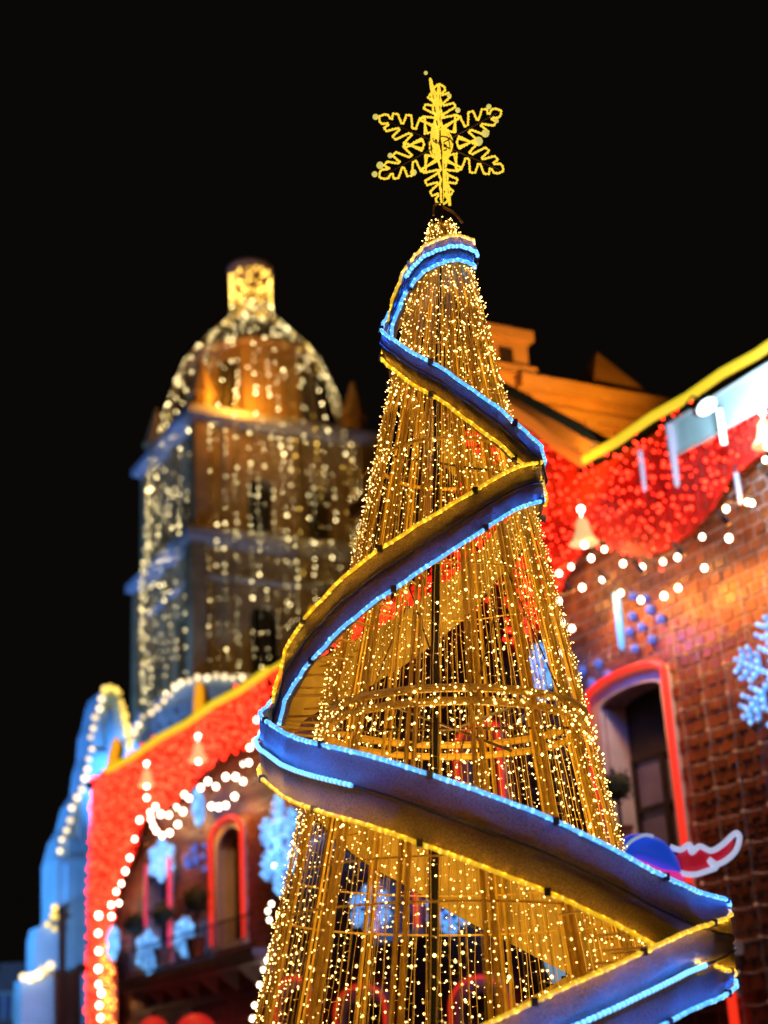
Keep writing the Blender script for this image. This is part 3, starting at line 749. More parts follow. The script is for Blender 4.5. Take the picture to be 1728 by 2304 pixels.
for k in range(360):
    a = rnd.random()*2*PI; z_ = rnd.uniform(hz(585, 742), hz(585, 622)); q_ = (47+max(0, 22*(hz(585, 708)-z_)/(hz(585, 708)-hz(585, 744))))*mpp; m.dot((q_*math.cos(a), q_*math.sin(a), z_), .065)
m.build('beads', BEADY, t, stuff=True)
lamp('lantern_glow', 'POINT', t, Matrix.Rotation(-rot_t, 3, 'Z') @ Vector((-2, -7, hz(585, 700))), (1, .6, .15), 300, 1.0)

ss = sorted([o for o in bpy.data.objects if o.name.startswith('bead_string')], key=lambda o: proj(Vector(o['mid']))[0])
ords = 'first second third fourth fifth sixth seventh eighth ninth tenth eleventh twelfth thirteenth fourteenth fifteenth sixteenth seventeenth eighteenth nineteenth twentieth twenty-first twenty-second twenty-third twenty-fourth twenty-fifth twenty-sixth twenty-seventh twenty-eighth twenty-ninth thirtieth thirty-first thirty-second thirty-third thirty-fourth thirty-fifth thirty-sixth thirty-seventh thirty-eighth thirty-ninth fortieth forty-first forty-second forty-third forty-fourth forty-fifth forty-sixth forty-seventh forty-eighth forty-ninth fiftieth fifty-first fifty-second fifty-third fifty-fourth fifty-fifth fifty-sixth'.split()
for i, o in enumerate(ss):
    o['label'] = ('leftmost' if i == 0 else ords[min(i, 55)]+' from left')+' of the bead light strings draped down the bell tower'
    del o['mid']
# floodlights on the tower: amber from the plaza, blue from the left
fr = fw(S_L+4, H+1, -3)
floodlight('floodlight', fw(S_L+14, H+.5, -6), (CT.x, CT.y, z1), (1, .40, .05), 2800, 'amber floodlight on the palace roof aimed at the bell tower', .5, 70, 2)
floodlight('floodlight', (CT.x-28, CT.y-14, 3), (CT.x, CT.y, z1-4), (.12, .32, 1), 38000, 'blue floodlight at street level left of the bell tower', .5, 80, 3)
lamp('drum_glow', 'POINT', tower, (side*.62, -side*.35, z2+1.2), (1, .40, .04), 1300, 1.2)
# ------------------------------------------------------------------ blue-lit church front, scalloped wall
s_ch = S_L-5.0
def sp(px, py, s_=s_ch):
    q = ray(px, py); t_ = s_/q.dot(DN); P_ = CAM+q*t_; return (P_.dot(NN), P_.z)     # (o, z)
def cross_wall(name, label, pxs, s_, depth, material, to_ground=True, cat='building', bulbs=None, brad=.16, bmat=None, step=.55):
    pts = [sp(x, y, s_) for x, y in pxs]
    if to_ground: pts = pts+[(pts[-1][0], 0), (pts[0][0], 0)]
    o0 = pts[0][0]
    t = empty(name, label, cat, DN*s_+NN*o0, FRZ-PI/2)        # local x = -NN*-1 ...
    # local x axis after FRZ-90deg: equals  NN ; plate built with x = o-o0
    m = MB(); m.plate([(p[0]-o0, p[1]) for p in pts], (), depth); ob = m.build('wall', material, t)
    ob.location = (0, -depth, 0)
    return t, o0
ch, o0 = cross_wall('church_front', 'tall blue-lit church front with stepped baroque outline at the far left',
    [(128, 2290), (126, 1935), (140, 1880), (158, 1850), (170, 1800), (190, 1770), (196, 1720), (205, 1690), (208, 1640), (218, 1610), (226, 1570), (232, 1552), (250, 1545), (266, 1562), (274, 1600), (282, 1640), (300, 1665), (330, 1700)], s_ch, 2.5, LIME)
WBE = glow('cream_bulb', (1.0, 0.74, 0.40), 2.2, True, .4)
def edge_lights(label, pxs, s_, rad, step, group=None, mt=WBE, off=.15):
    pts = [sp(x, y, s_) for x, y in pxs]; o0 = pts[0][0]; z0 = pts[0][1]
    t = empty('edge_bulb_garland', label, 'bulb garland', DN*(s_+off)+NN*o0+Vector((0, 0, z0)), FRZ-PI/2, group)
    P3 = [Vector((a-o0, 0, b-z0)) for a, b in pts]
    m = MB(); m.tube(P3, .03, 5); m.build('wire', CABLE, t)
    m = MB()
    for p in even(P3, step): m.ball(p+Vector((random.uniform(-.06, .06), .05, random.uniform(-.06, .06))), rad*random.uniform(.8, 1.2), 7, 5)
    m.build('bulbs', mt, t, stuff=True)
edge_lights('cream bulbs down the outer left outline of the blue church front',
    [(230, 1552), (224, 1575), (214, 1615), (204, 1645), (202, 1695), (192, 1722), (186, 1772), (166, 1802), (152, 1852), (136, 1882), (124, 1935)], s_ch, .15, .5)
YBE = glow('yellow_bulb', (0.95, 0.62, 0.10), 1.8, True, .4)
edge_lights('yellow bulbs over the curled top of the blue church front',
    [(232, 1552), (250, 1545), (266, 1562), (274, 1600), (282, 1640), (288, 1668), (288, 1690)], s_ch, .16, .33, mt=YBE)
cw, o1 = cross_wall('scalloped_wall', 'blue-lit stone wall with curved scalloped top below the bell tower',
    [(270, 1900), (282, 1665), (305, 1645), (318, 1612), (345, 1600), (372, 1578), (384, 1552), (410, 1536), (450, 1526), (500, 1524), (560, 1530), (640, 1545), (700, 1560)], s_ch-6, 2.5, LIME)
edge_lights('cream bulbs along the scalloped wall below the bell tower',
    [(290, 1668), (305, 1645), (318, 1612), (345, 1600), (372, 1578), (384, 1552), (410, 1536), (450, 1526), (500, 1524), (560, 1530)], s_ch-6, .15, .5)
# stone relief blocks on scalloped wall, each a part
rb = random.Random(4)
for i in range(9):
    for j in range(4):
        a = sp(330+i*26+(13 if j % 2 else 0), 1615+j*24-(i*6 if i < 4 else 24), s_ch-6)
        m = MB(); m.box((a[0]-o1, .08, a[1]), (1.0, .22, .55)); m.build('stone', LIME, cw)
# pilasters and mouldings on the church front
for (x0, x1, y0, y1) in ((150, 175, 1890, 2330), (178, 198, 1790, 2330), (236, 252, 1600, 1700)):
    a = sp(x0, y0); b = sp(x1, y0); c = sp(x0, y1)
    m = MB(); m.box(((a[0]+b[0])/2-o0, .10, (a[1]+max(0, c[1]))/2), (abs(b[0]-a[0]), .26, a[1]-max(0, c[1]))); m.build('pilaster', LIME, ch)
for (x0, x1, y0) in ((126, 204, 1938), (196, 280, 1700)):
    a = sp(x0, y0); b = sp(x1, y0); m = MB(); m.box(((a[0]+b[0])/2-o0, .15, a[1]), (abs(b[0]-a[0]), .4, .3)); m.build('moulding', LIME, ch)
sb, o2 = cross_wall('side_chapel', 'lower blue-lit chapel wall with a finial at the far left, beside the church front',
    [(76, 2330), (80, 2110), (86, 2085), (110, 2078), (122, 2040), (130, 2040), (135, 2330)], s_ch+.6, 1.5, LIME)
edge_lights('greenish bulbs on the finial of the low chapel at the far left', [(105, 2080), (114, 2060), (120, 2040), (124, 2055), (118, 2090)], s_ch+.6, .13, .45, mt=YBE)
sb2, o3 = cross_wall('gate_pier', 'short blue-lit pier with a row of cream bulbs on top at the bottom left',
    [(46, 2330), (48, 2205), (88, 2195), (120, 2178), (122, 2330)], s_ch+1.6, 1.2, LIME)
edge_lights('row of cream bulbs on the short pier at the bottom left', [(48, 2200), (70, 2198), (88, 2192), (104, 2178), (116, 2170)], s_ch+1.6, .19, .33)
db, o4 = cross_wall('dark_house', 'dark unlit house with one grey window in the bottom left corner',
    [(-60, 2330), (-60, 2170), (60, 2165), (130, 2165), (130, 2330)], s_ch-14, 8, mat('dark_house_plaster', (.22, .15, .15), .9))
a = sp(-14, 2290, s_ch-14); b = sp(28, 2235, s_ch-14)
m = MB(); m.box(((a[0]+b[0])/2-o4, .03, (a[1]+b[1])/2), (abs(b[0]-a[0]), .12, abs(b[1]-a[1]))); m.build('window_pane', PANE, db)
m = MB()
for q in (0, .5, 1): m.box((a[0]+(b[0]-a[0])*q-o4, .12, (a[1]+b[1])/2), (.14, .1, abs(b[1]-a[1])+.2))
m.box(((a[0]+b[0])/2-o4, .12, max(a[1], b[1])), (abs(b[0]-a[0])+.2, .1, .16)); m.build('window_frame', PLAS, db)
m = MB(); m.box((6, .2, sp(30, 2170, s_ch-14)[1]-.2), (14, .5, .35)); m.build('cornice', STONE, db)
floodlight('floodlight', DN*(S_L+8)+NN*(-WD+14)+Vector((0, 0, 7)), DN*s_ch+NN*(-WD+7)+Vector((0, 0, 7)), (.16, .46, 1), 15000, 'blue floodlight on the street below the church front', .4, 62, 4)
floodlight('floodlight', DN*(S_L-.5)+NN*(-WD+15)+Vector((0, 0, 3)), DN*s_ch+NN*(-WD+1)+Vector((0, 0, 15)), (.10, .38, 1), 16000, 'blue floodlight aimed up at the curled church gable', .4, 60, 4)
floodlight('floodlight', DN*(S_L-2)+NN*(-WD-3)+Vector((0, 0, H+.3)), DN*(s_ch-6)+NN*(-WD-4)+Vector((0, 0, H+2)), (.10, .38, 1), 2600, 'blue floodlight on the palace roof aimed at the scalloped wall', .3, 110, 4)
# red globes low on the left facade
for (x, y, rp, lb) in ((345, 2322, 34, 'red globe lamp low on the left facade, smaller one by the corner band'), (440, 2330, 48, 'large red globe lamp low on the left facade')):
    s, z = wp(x, y, 1.2); R = rp/F_PX*(fw(s, z, 1.2)-CAM).dot(FW)
    t = fempty('globe_lamp', lb, 'globe lamp', s, z, 1.2); m = MB(); m.ball((0, 0, 0), R, 20, 12); m.build('globe', glow('red_globe', (1, .03, .02), .5, True), t, True)
    m = MB(); m.tube([(0, 0, R*.95), (0, 0, R*1.25)], R*.18, 8); m.build('cap', HOUS, t)
    m = MB(); m.tube([(0, 0, R*1.2), (0, 1.1, R*1.5)], .03, 6); m.build('bracket', HOUS, t)

# ------------------------------------------------------------------ winged light figure beside the tree
ZF = 19.0
C0 = at_depth(1450, 2010, ZF); fpx = ZF/F_PX
fig = empty('winged_light_figure', 'inflated winged figure with blue cap, pink band and red wing beside the ribbon', 'light sculpture', (C0.x, C0.y, 0), 0)
def fl(px, py, dz=0.0):
    q = ray(px, py); t_ = (C0.y+dz)/q.y; P_ = CAM+q*t_; return Vector((P_.x-C0.x, P_.y-C0.y, P_.z))
def skin(name, color, em=.0, e2=None):
    m = mat(name, color, .45, 0, .06, 3, .05)
    if em:
        b = m.node_tree.nodes['Principled BSDF']; b.inputs['Emission Color'].default_value = (*(e2 or color), 1); b.inputs['Emission Strength'].default_value = em
        m.cycles.emission_sampling = 'NONE'
    return m
def outline(pxs, k=6, dz=0.0): return smoothline([fl(x, y, dz) for x, y in pxs], k)
def puff(pxs, thick, name, material, dz=0.0, inset=.88):
    """cushion shape: outline, inflated front and back"""
    P = outline(pxs+[pxs[0]], 5, dz)[:-1]; n = len(P); c = sum(P, Vector())/n
    vs = list(P); fs = []
    rings = [(inset, .55), (.6, .85), (.25, 1.0)]
    for sgn in (-1, 1):
        prev = list(range(n))
        for f_, t_ in rings:
            st = len(vs); vs += [c+(p-c)*f_+Vector((0, sgn*thick*t_, 0)) for p in P]; cur = list(range(st, st+n))
            for i in range(n):
                q = (prev[i], prev[(i+1) % n], cur[(i+1) % n], cur[i]); fs.append(q if sgn > 0 else q[::-1])
            prev = cur
        vs.append(c+Vector((0, sgn*thick*1.03, 0))); l = len(vs)-1
        for i in range(n): q = (prev[i], prev[(i+1) % n], l); fs.append(q if sgn > 0 else q[::-1])
    m = MB(); m.add(vs, fs); return m.build(name, material, fig, True)
BLUESK = skin('blue_cap_fabric', (.015, .06, .75), .42, (.02, .10, 1))
puff([(1392, 1900), (1410, 1880), (1450, 1876), (1490, 1892), (1520, 1925), (1532, 1958), (1530, 1968), (1490, 1958), (1440, 1938), (1400, 1925)], .28, 'cap', BLUESK)
m = MB(); m.tube(outline([(1402, 1915), (1420, 1893), (1450, 1879), (1470, 1882)], 6, -.30), .022, 6); m.build('cap_seam', skin('pale_rope', (.6, .7, .95), .5, (.5, .65, 1)), fig)
puff([(1400, 1925), (1440, 1938), (1490, 1958), (1532, 1966), (1540, 1990), (1536, 2010), (1500, 1990), (1450, 1955), (1410, 1940)], .22, 'band', skin('pink_fabric', (.8, .04, .35), .6, (1, .05, .4)))
puff([(1480, 1965), (1535, 2000), (1560, 2040), (1585, 2070), (1560, 2090), (1500, 2060), (1440, 2020)], .2, 'body', skin('white_fabric', (.6, .62, .7), .28, (.5, .6, 1)))
puff([(1520, 1925), (1560, 1905), (1600, 1925), (1640, 1895), (1652, 1890), (1645, 1915), (1610, 1950), (1575, 1958), (1532, 1958)], .06, 'wing', skin('red_fabric', (.55, .01, .03), .22, (1, .02, .06)), .02)
ROPEW = skin('white_wing_rope', (.7, .72, .85), .62, (.6, .68, 1))
m = MB(); m.tube(outline([(1508, 1905), (1530, 1912), (1552, 1900), (1556, 1918), (1574, 1904), (1600, 1914), (1626, 1900), (1645, 1882), (1658, 1874), (1664, 1886), (1655, 1915), (1630, 1938), (1606, 1946), (1596, 1934), (1612, 1950), (1590, 1960), (1560, 1968), (1530, 1964)], 5, -.06), .035, 8); m.build('wing_trim', ROPEW, fig)
m = MB(); m.tube(outline([(1530, 1990), (1550, 2015), (1572, 2040), (1590, 2062)], 5, -.25), .05, 8); m.build('body_trim', ROPEW, fig)
puff([(1240, 2070), (1262, 2055), (1290, 2062), (1300, 2110), (1312, 2190), (1290, 2225), (1255, 2225), (1228, 2180), (1218, 2130), (1232, 2100)], .22, 'lower_body', skin('ice_fabric', (.3, .5, .75), .5, (.25, .5, 1)), .15)
puff([(1312, 2105), (1330, 2098), (1350, 2112), (1372, 2105), (1378, 2150), (1366, 2190), (1330, 2190), (1316, 2150)], .18, 'hind_body', skin('ice_fabric', (.3, .5, .75), .5), .15)
puff([(1108, 2036), (1140, 2044), (1180, 2062), (1236, 2076), (1232, 2120), (1190, 2110), (1150, 2090), (1120, 2062)], .08, 'rear_wing', skin('mint_fabric', (.4, .65, .5), .42, (.45, 1, .6)), .2)
m = MB(); m.tube([(0, .1, 0), fl(1480, 2040)], .05, 8); m.tube([(-1.0, .2, 0), fl(1265, 2200, .15)], .05, 8); m.build('support_pole', IRON, fig)

# ================================================================== THE LIGHT TREE
axT = CAM+ray(995, 500)*(12.0/Vector((ray(995, 500).x, ray(995, 500).y)).length)
axB = CAM+ray(1036, 2304)*1.0
q = ray(1036, 2304); axB = CAM+q*(axT.y/q.y)
dirT = (axT-axB).normalized()
base = axT-dirT*(axT.z/dirT.z)
tree = empty('light_tree', 'tall cone of golden light strings wrapped by a ribbon edged in blue and yellow', 'light tree', base, 0)
qr = Vector((0, 0, 1)).rotation_difference(dirT); tree.rotation_mode = 'QUATERNION'; tree.rotation_quaternion = qr
TM = Matrix.Translation(base) @ qr.to_matrix().to_4x4(); TI = TM.inverted()
HT = (axT-base).length
def pz(P): return proj(TM @ Vector(P))
def h_of(y):
    lo, hi = -2, 14
    for _ in range(40):
        mid = (lo+hi)/2
        if pz((0, 0, mid))[1] > y: lo = mid
        else: hi = mid
    return mid
def rc(h): return max(.05, .20+.2*(h_of_560-h)-max(0, h-(h_of_560-.35))*.12)
h_of_560 = h_of(560)
print('tree', HT, base, h_of_560)
# ribbon radius by height, read at the turns
turn = []
for (x, y) in ((1048, 550), (874, 755), (1212, 1085), (604, 1662), (1628, 2140)):
    h = h_of(y); P_ = TM @ Vector((0, 0, h)); turn.append((h, abs(x-proj(P_)[0])*(P_-CAM).dot(FW)/F_PX))
turn.append((h_of(2700), 2.4)); turn.append((-3, 2.9)); turn.insert(0, (14, .1)); turn[1] = (turn[1][0], .215)
def rr_(h):
    for (a, ra), (b, rb_) in zip(turn[:-1], turn[1:]):
        if a >= h >= b: return ra+(rb_-ra)*(a-h)/(a-b)
    return 2.4
print('turns', turn)
camT = TI @ CAM
azc = math.atan2(camT.y, camT.x)      # azimuth facing the camera
def hit(px, py):
    """where the line of sight meets the ribbon's surface of revolution (near side)"""
    d_ = (TI.to_3x3() @ ray(px, py)); best = None; t_ = 9.0; prev = None
    while t_ < 14.5:
        P_ = camT+d_*t_; e = math.hypot(P_.x, P_.y)-rr_(P_.z)
        if best is None or e < best[0]: best = (e, P_.copy())
        if e < 0: best = (e, P_.copy()); break
        t_ += .01
    P_ = best[1]; th = math.atan2(P_.y, P_.x)-azc
    th = (th+PI) % (2*PI)-PI
    return th, P_.z
segs = [
 [(1046, 556), (1000, 563), (955, 588), (918, 630), (890, 690), (874, 752)],
 [(874, 760), (900, 805), (940, 840), (1000, 873), (1060, 925), (1110, 962), (1165, 1010), (1212, 1085)],
 [(1212, 1085), (1165, 1095), (1120, 1120), (1040, 1175), (937, 1238), (885, 1275), (781, 1355), (700, 1435), (645, 1525), (604, 1640)],
 [(604, 1640), (616, 1690), (650, 1724), (700, 1745), (833, 1778), (1042, 1852), (1250, 1936), (1458, 2044), (1560, 2098), (1628, 2140)],
 [(1628, 2140), (1540, 2182), (1458, 2228), (1300, 2300), (1100, 2400), (850, 2520), (600, 2640)]]
HS = []
for i, sg in enumerate(segs):
    L = [hit(x, y) for x, y in sg]
    # pin both ends to the silhouette
    left_first = i in (1, 3)
    thl, thr = (-PI/2, PI/2)
    # which sign is picture-left?  decided from the data
    HS.append(L)
sgn_left = 1 if HS[1][1][0] > 0 else -1
for i, L in enumerate(HS):
    a = sgn_left*PI/2 if i in (1, 3) else -sgn_left*PI/2
    L[0] = (a, L[0][1]); L[-1] = (-a, L[-1][1])
    # keep the azimuth strictly monotonic
    inc = 1 if L[-1][0] > L[0][0] else -1
    for k in range(1, len(L)-1):
        lo = L[k-1][0]+inc*.04
        if (L[k][0]-lo)*inc < 0: L[k] = (lo, L[k][1])
# common heights at turns
for i in range(4):
    hh_ = h_of((752, 1084, 1645, 2122)[i])
    HS[i][-1] = (HS[i][-1][0], hh_); HS[i+1][0] = (HS[i+1][0][0], hh_)
(str([[(round(a, 2), round(b, 2)) for a, b in L] for L in HS])+str(turn)+str(HT))
def front(i): return [Vector((a, b, 0)) for a, b in HS[i]]
def backp(i): return [Vector((PI-a, b, 0)) for a, b in HS[i]]     # mirrored round the far side
def wrap(seq):
    """join azimuth/height lists, unwrapping the angle"""
    out = []
    for L in seq:
        for v in L:
            a = v.x
            if out:
                while a-out[-1].x > PI: a -= 2*PI
                while a-out[-1].x < -PI: a += 2*PI
                if abs(a-out[-1].x) < 1e-4 and abs(v.y-out[-1].y) < .02: continue
            out.append(Vector((a, v.y, 0)))
    return out
pathA = wrap([backp(0), front(1), backp(2), front(3), backp(4)])
pathB = wrap([front(0), backp(1), front(2), backp(3), front(4)])
RIBM = mat('ribbon_cloth', (0.27, 0.155, 0.10), .45, .1, .65, 90, 1.3, .7)
GOLDIN = mat('ribbon_lining', (0.42, 0.28, 0.05), .5, .2, .15, 5, .3)
BROPE = glow('blue_rope_light', (0.10, 0.42, 1.0), 1.3)
BBEAD = glow('blue_rope_bead', (0.24, 0.62, 1.0), 1.7)
YROPE = glow('yellow_rope_light', (0.75, 0.42, 0.01), 1.0, True)
YBEAD = glow('yellow_rope_bead', (0.95, 0.70, 0.07), 1.15)
def wid(h): return min(.485, max(.24, .225+.05*(8.3-h)))
def P3(a, h, r_): return Vector((r_*math.cos(azc+a), r_*math.sin(azc+a), h))
def finepath(path):
    pts = even([Vector((p.x, p.y*1.0, 0)) for p in path], .045)
    for _ in range(14):
        pts = [pts[0]]+[(pts[i-1]+pts[i]*2+pts[i+1])/4 for i in range(1, len(pts)-1)]+[pts[-1]]
    return pts
def back_r(a, h):
    q = max(0, -math.cos(a))**.7; return rr_(h)*(1-q)+min(rr_(h), rc(h)+.10)*q
def make_ribbon(path, top_rope, bottom_rope, off, mids):
    fine = finepath(path)
    rib = MB(); ins = MB(); n = len(fine); rows = 9
    vs = []; vi = []; topl = []; botl = []; midl = []
    for k, v in enumerate(fine):
        a, h = v.x, v.y; R = back_r(a, h)+off; w_ = wid(h)*(1+.30*max(0, -math.cos(a))); wob = .008*math.sin(k*.31)+.006*math.sin(k*.83+1)+.003*math.sin(k*1.9+2)
        for j in range(rows):
            u = j/(rows-1)-.5
            bul = .020*(1-4*u*u)+wob*(1+u)-(.02 if j == rows//2 else 0)+.004*math.sin(k*.55+j*1.7)+.003*math.sin(k*1.3-j*1.1)
            vs.append(P3(a, h+u*w_, R+bul))
            vi.append(P3(a, h+u*w_, R+bul-.035))
        topl.append(P3(a, h+w_/2+.004, R+.018+wob)); botl.append(P3(a, h-w_/2-.004, R+.018+wob)); midl.append((a, P3(a, h, R+.026+wob)))
    N = len(vs); fs = []
    for k in range(n-1):
        for j in range(rows-1):
            a0 = k*rows+j; fs.append((a0, a0+1, a0+rows+1, a0+rows))
    rib.add(vs, fs); cloth = rib.build('ribbon', RIBM, tree, True)
    edge = [(k*rows, (k+1)*rows) for k in range(n-1)]
    ins.add(vi, [f[::-1] for f in fs]); ins.build('lining', GOLDIN, cloth, True)
    for j in (0, rows-1):
        em = MB(); hv = []
        for k in range(n): hv += [vs[k*rows+j], vi[k*rows+j]]
        em.add(hv, [(2*k, 2*k+2, 2*k+3, 2*k+1) for k in range(n-1)]); em.build('hem', RIBM, cloth)
    for ln, kind, nm in ((topl, top_rope, 'upper'), (botl, bottom_rope, 'lower')):
        seen = []; run = []
        for p in ln:      # the ropes run only along the outward-facing sweeps
            if Vector((p.x, p.y, 0)).normalized().dot(Vector((math.cos(azc), math.sin(azc), 0))) > -.12: run.append(p)
            elif run: seen.append(run); run = []
        if run: seen.append(run)
        seen = [q_ for q_ in seen if len(q_) > 3]
        for q_ in seen:
            m = MB(); m.tube(q_, .0155, 7); m.build('rope_light', BROPE if kind == 'b' else YROPE, cloth)
        m = MB()
        for p in [p for q_ in seen for p in even(q_, .05)]:
            if random.random() < .97: m.ball(p+Vector((random.uniform(-.003, .003), random.uniform(-.003, .003), random.uniform(-.004, .004))), random.uniform(.0145, .0195), 6, 4)
        m.build('rope_beads', BBEAD if kind == 'b' else YBEAD, cloth, stuff=True)
    for ln in (topl, botl):
        for p in even(ln, .9)[1:]:
            m = MB(); m.box(p, (.045, .045, .05)); m.build('clip', HOUS, cloth)
    # what the two ropes shed on the cloth
    for ln, kind in ((topl, top_rope), (botl, bottom_rope)):
        for p in even(ln, .12):
            rad_ = Vector((p.x, p.y, 0)).normalized(); face = rad_.dot(Vector((math.cos(azc), math.sin(azc), 0)))
            if face < -.25: continue
            sg = -1 if ln is topl else 1
            lamp('rope_glow', 'POINT', cloth, p+rad_*.018+Vector((0, 0, sg*.020)), (.012, .13, 1) if kind == 'b' else (1, .52, .03), (.27 if p.z < 7.6 else 1.1) if kind == 'b' else .19, .008)
    # lit middle ropes, elsewhere the middle shows as a dark channel with a cable
    cab = [p for a, p in midl]; m = MB(); m.tube([Vector(c)*1.0 for c in cab], .011, 5); m.build('cable', IRON, cloth)
    for (i0, i1) in mids:
        ln = [p+Vector((p.x, p.y, 0)).normalized()*.02 for p in cab[int(i0*n):int(i1*n)]]
        if len(ln) > 2:
            m = MB(); m.tube(ln, .015, 7); m.build('middle_rope_light', BROPE, cloth)
            m = MB()
            for p in even(ln, .04): m.ball(p, .019, 6, 4)
            m.build('middle_rope_beads', BBEAD, cloth, stuff=True)
            for p in even(ln, .12): lamp('rope_glow', 'POINT', cloth, p+Vector((p.x, p.y, 0)).normalized()*.03+Vector((0, 0, .02)), (.02, .17, 1), 1.3 if p.z < 7.6 else 1.8, .01)
    return fine
# fractions along the path where the middle rope is lit
def frac(path, a_, h_):
    fine = finepath(path); best = min(range(len(fine)), key=lambda k: (fine[k].y-h_)**2*4+(math.cos(fine[k].x)-math.cos(a_))**2+(math.sin(fine[k].x)-math.sin(a_))**2)
    return best/len(fine)
hm0, hm1 = HS[3][0], HS[3][3]
hA = hit(815, 1775)
fa = frac(pathA, hm0[0], hm0[1]); fb = frac(pathA, hA[0], hA[1])
make_ribbon(pathA, 'b', 'y', .03, [(fa-.012, fb)])
h5 = hit(1578, 2175); h5b = hit(1280, 2310)
fc = frac(pathB, h5[0], h5[1]); fd = frac(pathB, h5b[0], h5b[1])
f1 = frac(pathB, HS[0][-1][0], HS[0][-1][1])
make_ribbon(pathB, 'y', 'b', .0, [(0, f1*.8), (fc, min(1, fd+.06))])

# frame: ribs, rings, mast, tie bars
rm = random.Random(12)
for k in range(14):
    a = azc+2*PI*(k+.35)/14
    m = MB(); hT = HT-.05; A_ = Vector((rc(hT)*math.cos(a), rc(hT)*math.sin(a), hT)); B_ = Vector(((rc(0)-.03)*math.cos(a), (rc(0)-.03)*math.sin(a), 0))
    for off in (-.028, .028):
        o_ = Vector((-math.sin(a), math.cos(a), 0))*off*1.0
        d_ = (A_-B_); mid = (A_*.985+B_*.015+B_)/2
        m.tube([B_+o_*1.2, B_.lerp(A_, .5)+o_, A_+o_*.3], [.022, .017, .011], 4)
    m.build('rib', GOLDP, tree)
def ring(h, rad, dbl=0, material=GOLDP, name='ring'):
    R = rc(h)-.04; m = MB()
    for dz in ([0] if not dbl else [0, dbl]):
        m.tube([(R*math.cos(2*PI*i/48), R*math.sin(2*PI*i/48), h+dz) for i in range(49)], rad, 6)
    m.build(name, material, tree)
STEEL = mat('dark_steel', (0.09, 0.05, 0.03), .5, .5)
for y, rad, dbl in ((815, .008, 0), (1045, .016, .0), (1335, .007, 0), (1645, .032, .10), (1975, .008, 0), (2070, .010, 0), (2400, .022, .075)):
    ring(h_of(y), rad, dbl, GOLDP if not dbl else GOLDP)
m = MB(); hb = h_of(480)
m.tube([(-.02, -.03, hb), (-.10, -.16, h_of(1100)), (-.15, -.25, h_of(1600)), (-.20, -.30, h_of(2200)), (-.22, -.32, 0)], [.022, .036, .042, .046, .05], 6); m.build('mast', IRON, tree)
for (y, a_) in ((1640, 0), (1640, PI/3), (1640, 2*PI/3), (1045, .4)):
    h = h_of(y); R = rc(h)-.05; m = MB(); m.tube([(R*math.cos(a_), R*math.sin(a_), h), (-R*math.cos(a_), -R*math.sin(a_), h)], .012, 5); m.build('tie_bar', STEEL, tree)
for k in range(6):
    a = azc+k*PI/3+.5; h0 = h_of(1300); h1 = h_of(1640); m = MB(); m.tube([(rc(h0)*.96*math.cos(a), rc(h0)*.96*math.sin(a), h0), (rc(h1)*.96*math.cos(a+.5), rc(h1)*.96*math.sin(a+.5), h1)], .007, 5); m.build('brace', STEEL, tree)
# brackets that hold the ribbon off the cone
for pth in (pathA, pathB):
    fine = smoothline(pth, 4)
    for v in fine[::2]:
        a, h = v.x, v.y
        if back_r(a, h)-rc(h) < .15: continue
        for dz in (-.14, .14):
            m = MB(); m.tube([P3(a, h+dz, back_r(a, h)-.01), P3(a, h+dz, rc(h))], .010, 5); m.build('bracket', GOLDP, tree)
# light strings: six patterns, repeated round the cone
BULB = glow('warm_led', (1.0, 0.62, 0.18), 7.5, False, .85)
NS = 126
pat = []
hTop = HT-.08
for q in range(8):
    rnd = random.Random(100+q); wm = MB(); bm_ = MB(); pts = []
    h = hTop
    while h > .6:
        pts.append(Vector((rc(h)+rnd.uniform(-.010, .012), rnd.uniform(-.010, .010)*(1.2 if h < 6 else .7), h))); h -= .30
    wm.tube(pts, .0038, 3, False)
    gap = .088
    for p in even(pts, gap):
        if rnd.random() < .10: continue
        if p.z > 6.5 and rnd.random() < .35: continue
        L = rnd.uniform(.022, .042); a = rnd.choice((-1, 1))*rnd.uniform(.4, 1.5); d_ = Vector((math.cos(a), math.sin(a), rnd.uniform(-.5, .5))).normalized()
        e = p+d_*L; wm.tube([p, e], .0024, 3, False)
        bm_.dot(e+d_*.004, rnd.choice((.0045, .0056, .0070)) if rnd.random() < .95 else .012)
    pat.append((wm.mesh('light_string', GOLDW), bm_.mesh('bulbs', BULB)))
for k in range(NS):
    a = azc+2*PI*(k+rm.uniform(-.32, .32))/NS; wme, bme = pat[rm.randrange(8)]
    o = bpy.data.objects.new('light_string', wme); COL.objects.link(o); o.parent = tree
    o.rotation_euler = (0, 0, a); o.location = (0, 0, rm.uniform(-.10, .06))
    b = bpy.data.objects.new('bulbs', bme); COL.objects.link(b); b.parent = o; b['kind'] = 'stuff'
# loose clumps of cable and lamps at the rings and tip
m = MB(); wm = MB(); rnd = random.Random(55)
for (y, n_) in ((1640, 120), (1690, 90), (535, 26), (1050, 40)):
    h = h_of(y)
    for _ in range(n_):
        a = rnd.random()*2*PI; hh_ = h+rnd.uniform(-.08, .08); R = rc(hh_)+rnd.uniform(-.03, .05); p = Vector((R*math.cos(a), R*math.sin(a), hh_))
        m.dot(p, rnd.choice((.007, .009, .012))); wm.tube([p, p*1.0+Vector((rnd.uniform(-.05, .05), rnd.uniform(-.05, .05), rnd.uniform(-.08, .08)))], .003, 3)
m.build('clustered_bulbs', BULB, tree, stuff=True); wm.build('loose_cables', GOLDW, tree, stuff=True)
